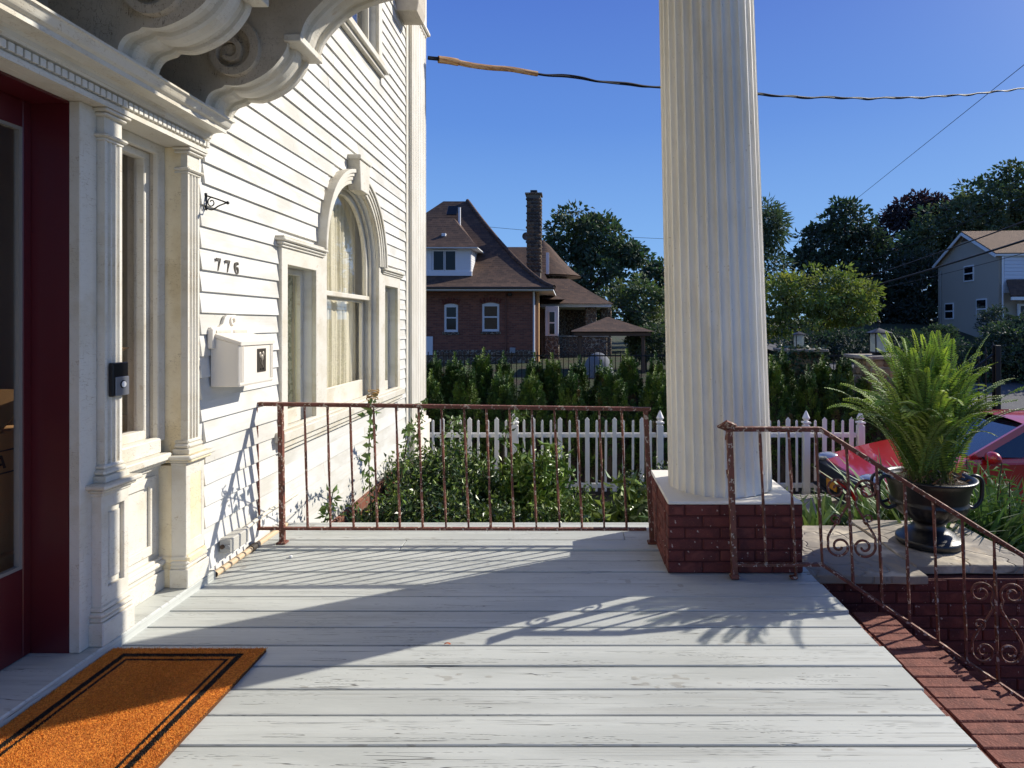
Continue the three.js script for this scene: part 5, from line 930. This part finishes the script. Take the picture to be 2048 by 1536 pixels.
  // rear wing, turret and porch
  part(h, 'wing_roof', hip([[-8, 29.5], [X(1112, 33), 29.5], [X(1112, 33), 42], [-8, 42]], [[-5.2, 34], [-2.2, 34], [-2.2, 36], [-5.2, 36]], 3.2, Y(494, 34), 1.1, 6), mat.shingle);
  const tu = sub(h, 'turret', 'round stone turret with conical shingle roof'), tc = V(X(1092, 36), 0, 36.5);
  const tw = new THREE.CylinderGeometry(1.25, 1.3, 5, 24, 1, true); tw.translate(tc.x, 2, tc.z); part(tu, 'wall', uvm(tw), mat.rubble);
  const tr = new THREE.LatheGeometry([[2.3, 4.38], [1.75, 4.78], [1.1, 5.45], [.45, 6.2], [.0, 6.6]].map(([a, b]) => new THREE.Vector2(a, b)), 28); tr.translate(tc.x - .2, 0, tc.z); part(tu, 'cone_roof', uvm(tr), mat.shingle);
  const ts = new THREE.RingGeometry(1.2, 2.28, 28); ts.rotateX(Math.PI / 2); ts.translate(tc.x - .2, 4.33, tc.z); part(tu, 'soffit', uvm(ts), wht);
  part(tu, 'finial_post', box(X(1092, 33), X(1098, 33), Y(548, 33), Y(505, 33), 33, 33.1), wht);
  const pr = sub(h, 'side_porch', 'shingled side porch with stone piers and white fascia');
  part(pr, 'porch_roof', hip([[-2.2, 29.8], [X(1226, 31), 30.6], [X(1226, 31) + .1, 38], [-2.2, 38]], [[-1.4, 33], [X(1140, 34), 33.2], [X(1140, 34), 36], [-1.4, 36]], Y(608, 31), Y(560, 34), 1.1, 5), mat.shingle);
  part(pr, 'fascia', box(-2.1, X(1222, 31), Y(608, 31) - .16, Y(608, 31) - .002, 30.7, 37.5), wht);
  for (const [px, d] of [[1182, 31.2], [1212, 33], [1140, 36]]) part(pr, 'pier', box(X(px, d) - .3, X(px, d) + .3, -.6, Y(608, 31) - .17, d, d + .6, .04), mat.rubble);
  part(pr, 'parapet', box(X(1094, 31), X(1214, 31), -.6, Y(674, 31), 30.8, 31.15, .04), mat.rubble); part(pr, 'coping', box(X(1092, 31), X(1216, 31), Y(674, 31), Y(671, 31), 30.74, 31.2, .01), mat.stone);
  part(pr, 'back_wall', box(-1.4, 1.4, -.6, 2.6, 36.9, 37), mat.rubble);
  const by = sub(h, 'bay_window', 'white bay window'), bd = 29.4; part(by, 'bay', box(X(1090, bd), X(1117, bd), Y(672, bd), Y(612, bd), bd, bd + 1.2, .02), wht); part(by, 'frame', box(X(1097, bd), X(1111, bd), Y(669, bd), Y(622, bd), bd - .03, bd + .01, .005), white); for (const [a, b] of [[668, 647], [644, 624]]) part(by, 'pane', box(X(1099, bd), X(1109, bd), Y(a, bd), Y(b, bd), bd - .045, bd - .035), mat.darkPane);
  part(by, 'bay_roof', hip([[X(1084, bd), bd - .3], [X(1130, bd), bd - .3], [X(1125, bd), bd + 1.6], [X(1084, bd), bd + 1.6]], [[X(1086, bd), bd + 1.2], [X(1100, bd), bd + 1.2], [X(1100, bd), bd + 1.6], [X(1086, bd), bd + 1.6]], Y(599, bd), Y(583, bd), 1, 3), mat.shingle);
  part(by, 'stone_skirt', box(X(1089, bd), X(1118, bd), -.6, Y(672, bd), bd - .02, bd + 1.2, .03), mat.rubble);

  // gazebo in the yard, a grey covered dome and a grill beside it
  const gz = thing('gazebo', 'open garden gazebo with brown shingled hip roof beside the brick house', 'gazebo'), gd = 20.6;
  part(gz, 'roof', hip([[X(1143, gd), gd], [X(1310, gd), gd], [X(1310, gd), gd + 2.9], [X(1143, gd), gd + 2.9]], [[X(1215, gd + 1.4) - .02, gd + 1.4], [X(1217, gd + 1.4) + .02, gd + 1.4], [X(1217, gd + 1.4) + .02, gd + 1.5], [X(1215, gd + 1.4) - .02, gd + 1.5]], Y(663, gd), Y(634, gd + 1.4), 1.05, 4), mat.shingle);
  part(gz, 'beam', box(X(1150, gd), X(1303, gd), Y(672, gd), Y(665, gd), gd + .1, gd + 2.8), mat.dark);
  for (const px of [1161, 1288]) for (const d of [gd + .2, gd + 2.5]) part(gz, 'post', box(X(px, gd) - .06, X(px, gd) + .06, groundY(1, d) - .1, Y(668, gd), d, d + .12, .01), mat.dark);
  const dome = thing('covered_dome', 'grey fabric covered dome standing by the gazebo', 'cover'), dg = new THREE.SphereGeometry(.46, 24, 12, 0, 6.283, 0, 1.57); dg.scale(1, 1.6, 1); const dq = Pt(1196, 700, 17.5); dg.translate(dq.x, -.02, dq.z); part(dome, 'fabric', uvm(dg), M({ name: 'grey tarpaulin', color: 0x6c6f72, roughness: .9, bumpMap: stoneBump, bumpScale: .03 }));
  part(dome, 'band', (() => { const g = new THREE.TorusGeometry(.47, .02, 6, 30); g.rotateX(Math.PI / 2); g.translate(dq.x, .0, dq.z); return uvm(g); })(), mat.dark);
}
{
  // grey house with the gable end
  const h = thing('grey_house', 'grey two storey house with gable end and brown roof beyond the street', 'house');
  const A = [29.5, 42], B = [30.3, 50.2], ye = 6.4, gy = .4, rm = 8.45; const gm = M({ name: 'grey stucco', color: 0xb3a998, roughness: .9, bumpMap: speck, bumpScale: .01 }), wm = M({ name: 'white siding', color: 0xd4d9e0, roughness: .7 }), tr = mat.vinyl;
  const at = (t, y, o = 0) => { const dx = B[0] - A[0], dd = B[1] - A[1], l = Math.hypot(dx, dd); return V(A[0] + dx * t - dd / l * o, y, A[1] + dd * t + dx / l * o); };
  part(h, 'gable_wall', polys([[at(0, -1), at(1, -1), at(1, ye), at(.5, rm), at(0, ye)]]), gm);
  part(h, 'side_wall', polys([[at(0, -1), at(0, ye), V(44, ye, 41), V(44, -1, 41)]]), gm);
  for (let k = 0; k < 11; k++) { const y = 3.7 + k * .245; part(h, 'clapboard', box(29.75, 40, y, y + .235, 41.78 - .0, 41.86, .01), wm); }
  const slab = (a, b, c, d, n) => { const q = [a, b, c, d], up = new THREE.Vector3(0, .14, 0); return polys([q, q.map((v) => v.clone().add(up)).reverse(), ...q.map((v, i) => { const w = q[(i + 1) % 4]; return [v, w, w.clone().add(up), v.clone().add(up)]; })]); };
  const far = (p) => p.clone().add(new THREE.Vector3(15, 0, 1.4));
  const e0 = at(-.03, ye - .1, .3), e1 = at(1.03, ye - .1, .3), rg = at(.5, rm, .3);
  const rf = part(h, 'roof', merge([slab(e0, rg, far(rg), far(e0)), slab(e1, far(e1), far(rg), rg)]), M({ name: 'tan shingles', color: 0x8c7258, roughness: .95, bumpMap: speck, bumpScale: .02 }));
  part(rf, 'bargeboard', merge([bar(e0.clone().add(new THREE.Vector3(-.02, -.06, 0)), rg.clone().add(new THREE.Vector3(-.02, -.06, 0)), .06, .2), bar(e1.clone().add(new THREE.Vector3(-.02, -.06, 0)), rg.clone().add(new THREE.Vector3(-.02, -.06, 0)), .06, .2)]), tr);
  part(rf, 'gutter', bar(e0, far(e0), .12, .12), tr);
  const win = (t0, t1, y0, y1, name) => { const w = sub(h, 'window', 'white framed sash window'); const fr = (a, b, c, d, o0, o1) => polys([[at(a, c, o1), at(b, c, o1), at(b, d, o1), at(a, d, o1)], [at(a, c, o0), at(a, c, o1), at(a, d, o1), at(a, d, o0)], [at(a, d, o0), at(a, d, o1), at(b, d, o1), at(b, d, o0)], [at(a, c, o0), at(b, c, o0), at(b, c, o1), at(a, c, o1)]]); part(w, 'frame', fr(t0, t1, y0, y1, 0, .06), tr); const m = (y0 + y1) / 2; for (const [c, d] of [[y0 + .1, m - .05], [m + .05, y1 - .1]]) part(w, 'pane', fr(t0 + .012, t1 - .012, c, d, .06, .07), mat.darkPane); };
  win(.36, .52, 4.75, 5.95); win(.70, .86, 1.95, 3.25); win(.16, .32, 1.9, 3.4);
  part(h, 'gable_vent', polys([[at(.42, rm - .62, .03), at(.58, rm - .62, .03), at(.5, rm - .2, .03)]]), mat.dark);
  part(h, 'porch_roof', merge([slab(V(29.2, 3.35, 40.4), V(29.9, 4.5, 41.8), V(44, 4.5, 41.2), V(44, 3.35, 39.8))]), mat.shingle); part(h, 'porch_fascia', box(29.2, 44, 3.15, 3.36, 40.3, 40.42), tr);
  part(h, 'porch_window', box(30.6, 31.7, 1.6, 2.95, 41.6, 41.78, .02), tr); part(h, 'porch_window_pane', box(30.75, 31.55, 1.75, 2.8, 41.56, 41.59), mat.darkPane);
  part(h, 'downpipe', rod(V(29.62, -.5, 41.75), V(29.62, 6.2, 41.75), .06, 8), tr); part(h, 'cable_pipe', rod(at(.93, .5, .06), at(.93, 5.9, .06), .04, 6), mat.steel);
}

// ---------------------------------------------------------------- stone pillars, lanterns, gate
{
  R = rngOf(111);
  const lantern = (label, x, y, d, s) => {
    const l = thing('lantern', label, 'lantern', V(x, y, d), 'lanterns on the stone pillars'); l.scale.setScalar(s);
    const glass = new THREE.MeshPhysicalMaterial({ name: 'frosted lantern glass', color: 0xdfe4e2, roughness: .35, transmission: .8, thickness: 0, side: THREE.DoubleSide });
    part(l, 'base', merge([box(-.09, .09, 0, .03, -.09, .09, .006), box(-.13, .13, .03, .06, -.13, .13, .01)]), mat.black);
    for (const a of [-1, 1]) for (const b of [-1, 1]) part(l, 'bar', bar(new THREE.Vector3(a * .115, .06, b * .115), new THREE.Vector3(a * .125, .40, b * .125), .018), mat.black);
    for (const [a, b] of [[1, 0], [-1, 0], [0, 1], [0, -1]]) part(l, 'pane', a ? box(a * .116 - .002, a * .116 + .002, .06, .40, -.11, .11) : box(-.11, .11, .06, .40, b * .116 - .002, b * .116 + .002), glass);
    const rf = new THREE.ConeGeometry(.24, .09, 4, 1); rf.rotateY(Math.PI / 4); rf.translate(0, .46, 0); part(l, 'roof', merge([uvm(rf), box(-.16, .16, .40, .415, -.16, .16, .004)]), mat.black);
    part(l, 'finial', merge([rod(new THREE.Vector3(0, .53, 0), new THREE.Vector3(0, .6, 0), .012, 8), (() => { const g = new THREE.SphereGeometry(.025, 10, 8); g.translate(0, .61, 0); return uvm(g); })()]), mat.black);
  };
  const pillar = (label, x, d, w, top, s) => {
    const p = thing('stone_pillar', label, 'pillar', V(x, -1.1, d)); const h = top + 1.1 - .06;
    part(p, 'core', box(-w / 2 + .03, w / 2 - .03, 0, h, -w / 2 + .03, w / 2 - .03), M({ name: 'pillar mortar', color: 0x9a8f7c, roughness: 1 }));
    const g = [0, 1, 2].map((k) => { const q = new THREE.IcosahedronGeometry(1, 1), v = q.attributes.position; for (let i = 0; i < v.count; i++) { const m = .85 + .3 * vn(v.getX(i) * 2 + k * 5 + 9, v.getY(i) * 2 + v.getZ(i) + 9, 71, 73, k + 3); v.setXYZ(i, v.getX(i) * m, v.getY(i) * m, v.getZ(i) * m); } q.computeVertexNormals(); return uvm(q); });
    const ms = [0x8a7558, 0x6b5d4c, 0x9c8a6c].map((c) => M({ name: 'pillar stone', color: c, roughness: .9 }));
    for (let r = 0; r < h / .17 - .5; r++) for (let f = 0; f < 4; f++) for (let k = 0; k < 4; k++) { const t = -w / 2 + .1 + (w - .2) * (k + (r % 2) * .4) / 3.4, m = part(p, 'stone', g[(r + k + f) % 3], ms[Math.floor(R() * 3)]); m.position.set(f === 0 ? t : f === 1 ? w / 2 - .03 : f === 2 ? t : -w / 2 + .03, .1 + r * .17, f === 0 ? w / 2 - .03 : f === 2 ? -w / 2 + .03 : t); m.scale.set(f % 2 ? .05 : rr(.08, .12), rr(.065, .095), f % 2 ? rr(.08, .12) : .05); m.rotation.set(0, 0, f % 2 ? 0 : rr(-.3, .3)); }
    part(p, 'cap', (() => { const g2 = chamfer(w * 1.32, .06, w * 1.32, .012); g2.translate(0, h + .03, 0); return uvm(g2); })(), mat.stone);
  };
  pillar('stone gate pillar with flat slab cap behind the fern', 5.35, 10.5, .68, .985); lantern('large black lantern with pale glass on the uncovered stone pillar', 5.32, .986, 10.5, .92);
  pillar('ivy covered stone gate pillar beyond the arborvitae', 4.9, 13, .66, 1.0); lantern('smaller black lantern above the ivy covered pillar', 4.88, 1.001, 13, .72);
  const iv = thing('ivy', 'ivy wrapped over the stone pillar with the smaller lantern', 'ivy'), L = new Leaves();
  for (let k = 0; k < 2600; k++) { const f = Math.floor(R() * 4), t = rr(-.4, .4), y = rr(-.3, 1.08), o = .36 + rr(-.03, .1), p = V(4.9 + (f === 0 ? t : f === 1 ? o : f === 2 ? t : -o), y, 13 - (f === 0 ? o : f === 2 ? -o : t)), dir = new THREE.Vector3(rr(-1, 1), rr(-1, .2), rr(-.2, 1)).normalize(); if (y > 1.0) { p.x = 4.9 + rr(-.45, .45); p.z = -13 + rr(-.45, .45); } L.leaf(p, dir, sideOf(dir), rr(.06, .12), rr(.05, .09), tint(R() < .12 ? [.22, .26, .1] : [.045, .085, .03], .3)); }
  part(iv, 'leaves', L.geo(), LM.shrub);
  const g = thing('iron_gate', 'ornate black iron gate with spear finials beside the stone pillar', 'gate'), D = 10.6;
  const x0 = 5.85, x1 = 7.35; for (let k = 0; k <= 12; k++) { const x = x0 + (x1 - x0) * k / 12, yt = .35 + .75 * (k / 12) ** 1.6; part(g, 'bar', rod(V(x, -1.0, D), V(x, yt, D), .012, 6), mat.black); const c = new THREE.ConeGeometry(.035, .11, 6); c.scale(1, 1, .5); c.translate(x, yt + .06, -D); part(g, 'spear', uvm(c), mat.black); }
  part(g, 'frame', merge([tube(Array.from({ length: 13 }, (_, k) => V(x0 + (x1 - x0) * k / 12, .24 + .75 * (k / 12) ** 1.6, D)), .02, 30, 6), box(x0, x1, -.9, -.86, D - .02, D + .02), box(x0, x1, -.2, -.165, D - .02, D + .02)]), mat.black);
  part(g, 'post', box(7.36, 7.46, -1.1, 1.15, D - .05, D + .05, .008), mat.black);
  for (let k = 0; k < 5; k++) part(g, 'curl', tube(Array.from({ length: 16 }, (_, i) => { const t = i / 15, a = t * 7, r = .1 * (1 - .7 * t); return V(x0 + .15 + k * .29 + r * Math.cos(a), .0 + .07 * k + r * Math.sin(a), D); }), .009, 40, 5), mat.black);
}

// ---------------------------------------------------------------- vehicles
function car(name, label, pos, paint, turn, group) {
  const c = thing(name, label, 'car', pos, group); c.rotation.y = turn;
  const bm = new THREE.MeshPhysicalMaterial({ name: 'car paint', color: paint, roughness: .35, clearcoat: 1, clearcoatRoughness: .06, side: THREE.DoubleSide }), gl = new THREE.MeshPhysicalMaterial({ name: 'tinted car glass', color: 0x1b2a30, roughness: .04, clearcoat: 1, side: THREE.DoubleSide }), tyre = M({ name: 'tyre', color: 0x141414, roughness: .9 }), blk = M({ name: 'car trim', color: 0x0c0c0e, roughness: .5 });
  // body: rings across the width so that the flanks curve in
  const side = (t) => { const k = 1 - .05 * t * t; return [[-2.2, .32], [-2.22, .52], [-2.12, .64], [-1.6, .78], [-.98, .92], [.2, .955], [1.35, .96], [2.0, .93], [2.14, .8], [2.16, .5], [2.1, .32], [1.75, .3], ...arc(1.32, .32, .35, 0, Math.PI, 10), [.6, .26], [-.6, .26], ...arc(-1.35, .32, .35, 0, Math.PI, 10), [-1.8, .3]].map(([x, y]) => [x * k, y]); };
  const q = [], zs = [-.86, -.84, -.78, -.5, 0, .5, .78, .84, .86], S = zs.map((z) => { const e = Math.abs(z) / .86, p = side(e ** 3); const lift = Math.abs(z) > .8 ? (.86 - Math.abs(z)) / .06 : 1; return p.map(([x, y]) => new THREE.Vector3(x, y < .4 ? y + (1 - lift) * .0 : .6 + (y - .6) * (.86 + .14 * lift), z)); });
  for (let k = 0; k < zs.length - 1; k++) for (let i = 0; i < S[0].length; i++) { const j = (i + 1) % S[0].length; q.push([S[k][i], S[k][j], S[k + 1][j], S[k + 1][i]]); }
  const caps = [0, zs.length - 1].map((k) => { const g = new THREE.ShapeGeometry(new THREE.Shape(S[k].map((v) => new THREE.Vector2(v.x, v.y)))); g.translate(0, 0, zs[k]); return uvm(g); });
  part(c, 'body', merge([polys(q), ...caps]), bm);
  const bz = .74, tz = .56, yb = .93, yt = 1.31, bx = [-.9, 1.75], tx = [-.1, .98];
  const cor = (f, s, t) => new THREE.Vector3(f < 0 ? bx[0] + (tx[0] - bx[0]) * t : bx[1] + (tx[1] - bx[1]) * t, yb + (yt - yb) * t, s * (bz + (tz - bz) * t));
  part(c, 'roof', grid(14, 10, (u, v) => { const x = tx[0] - .06 + (tx[1] - tx[0] + .12) * u, z = (v - .5) * 2; return new THREE.Vector3(x, yt + .055 * (1 - (2 * u - 1) ** 2) * .6 + .04 * (1 - z * z), z * (tz + .015)); }), bm);
  for (const f of [-1, 1]) for (const s of [-1, 1]) part(c, 'pillar', bar(cor(f, s, -.02), cor(f, s, 1.02), .075, .05), bm);
  for (const s of [-1, 1]) { part(c, 'pillar', bar(new THREE.Vector3(.38, yb, s * (bz - .003)), new THREE.Vector3(.40, yt, s * tz), .06, .03), blk); part(c, 'roof_rail', bar(cor(-1, s, 1), cor(1, s, 1), .05, .05), bm); }
  part(c, 'windscreen', polys([[cor(-1, -1, .03), cor(-1, 1, .03), cor(-1, 1, .98), cor(-1, -1, .98)]]), gl); part(c, 'rear_window', polys([[cor(1, -1, .03), cor(1, 1, .03), cor(1, 1, .98), cor(1, -1, .98)]]), gl);
  for (const s of [-1, 1]) { part(c, 'side_window', polys([[cor(-1, s, .03), cor(1, s, .03), cor(1, s, .97), cor(-1, s, .97)].map((v) => v.setZ(v.z - s * .012))]), gl);
    const m = new THREE.SphereGeometry(.1, 14, 10); m.scale(.7, .75, 1.15); m.translate(-.78, .98, s * .94); const mi = part(c, 'mirror', uvm(m), bm); part(mi, 'stalk', box(-.8, -.72, .93, .96, s > 0 ? -.92 : .78, s > 0 ? -.78 : .92), blk);
    const hl = new THREE.SphereGeometry(.16, 12, 8); hl.scale(1, .45, .8); hl.translate(-2.04, .645, s * .66); part(c, 'headlight', uvm(hl), new THREE.MeshPhysicalMaterial({ name: 'headlamp glass', color: 0xb8bcc0, roughness: .12, metalness: .4, clearcoat: 1 }));
    part(c, 'tail_light', box(2.02, 2.1, .66, .82, s > 0 ? -.8 : .5, s > 0 ? -.5 : .8, .01), M({ name: 'tail light red', color: 0x6b0a0a, roughness: .2 }));
    part(c, 'door_handle', box(.15, .32, .84, .865, s > 0 ? -.885 : .865, s > 0 ? -.865 : .885, .005), blk);
    for (const x of [-1.35, 1.32]) { const w = sub(c, 'wheel'), t = new THREE.TorusGeometry(.235, .085, 10, 26); t.scale(1, 1, 1.15); t.translate(x, .32, s * .76); part(w, 'tyre', uvm(t), tyre); const r = new THREE.CylinderGeometry(.2, .2, .1, 20); r.rotateX(Math.PI / 2); r.translate(x, .32, s * .78); part(w, 'rim', uvm(r), mat.steel); } }
  part(c, 'grille', depExt([[-2.235, .5], [-2.2, .59], [-2.12, .63], [-2.05, .63], [-2.05, .5]], -.66, .66, .01), blk); part(c, 'lower_grille', box(-2.245, -2.1, .30, .45, -.5, .5, .02), blk);
  const pl = part(c, 'licence_plate', box(-2.262, -2.246, .36, .47, -.16, .16, .002), M({ name: 'yellow plate', color: 0xd08c1a, roughness: .5 })); part(c, 'splitter', box(-2.24, -2.0, .24, .285, -.72, .72, .015), blk); return c;
}
car('parked_car', 'bright red car parked on the driveway behind the fern', V(5.7, -1.02, 7.97), 0xb3160f, -.03);
// ---------------------------------------------------------------- overhead lines
{
  const sag = (a, b, s, n = 40, wob = 0) => Array.from({ length: n + 1 }, (_, i) => { const t = i / n, p = a.clone().lerp(b, t); p.y -= s * 4 * t * (1 - t); if (wob) p.y += wob * Math.sin(i * 1.9); return p; });
  const dr = thing('service_cable', 'black twisted cable running from the house corner past the column', 'cable'), A = V(-2.03, 5.31, 8.72), B = V(14.6, 8.85, 18.6);
  const pts = sag(A, B, .50, 60, .012); part(dr, 'cable', merge([tube(pts, .02, 240, 6), tube(pts.map((p, i) => p.clone().add(new THREE.Vector3(0, .024 * Math.cos(i * .9), .024 * Math.sin(i * .9)))), .014, 240, 5)]), mat.wire);
  const cv = new THREE.CatmullRomCurve3(pts), sp = Array.from({ length: 12 }, (_, i) => cv.getPoint(.008 + .083 * i / 11));
  const wood = M({ name: 'weathered tan sleeve', map: tex(256, 64, (u, v) => mix3(rgb(206, 168, 122), rgb(160, 110, 66), sm(.35, .7, fbm(u, v, 4, 10, 4, 211))), .8, .2), roughness: .8 });
  part(dr, 'sleeve', tube(sp, .04, 30, 10), wood, 'tan protective sleeve round the cable'); part(dr, 'sleeve_collar', tube(sp.slice(0, 3), .052, 8, 10), wood);
  const wire = (label, px0, py0, d0, px1, py1, d1, r, s, g = 'overhead lines across the sky and trees') => { const q = (px, py, d) => V((px - 1140) / 1220 * d, 1.5 + (650 - py) / 1220 * d, d); tag(part(scene, numbered('overhead_wire'), tube(sag(q(px0, py0, d0), q(px1, py1, d1), s), r, 60, 5), mat.wire), label, 'wire', g); };
  wire('thin wire climbing steeply across the blue sky beside the column', 1560, 520, 62, 2140, 56, 20, .013, 0);
  wire('thin level wire crossing the sky behind the chimney', 900, 446, 56, 1640, 482, 56, .018, .5);
  wire('thick black line crossing in front of the grey house gable', 1500, 622, 70, 2150, 448, 22, .05, .55);
  wire('thinner black line just above the thick line at the grey house', 1500, 616, 70, 2150, 405, 22, .032, .5);
  wire('fine wire sloping over the yellow green tree towards the large tree', 1500, 600, 66, 2150, 350, 24, .02, .5);
  wire('fine wire ending at the grey house eave', 1580, 606, 60, 2150, 478, 26, .016, .4);
  wire('pale thin wire from the side porch to the column', 1228, 620, 33, 1420, 628, 30, .012, .05);
}

// ---------------------------------------------------------------- done
scene.traverse((o) => { if (o.isMesh) { o.castShadow = true; o.receiveShadow = true; } });
renderer.render(scene, camera);
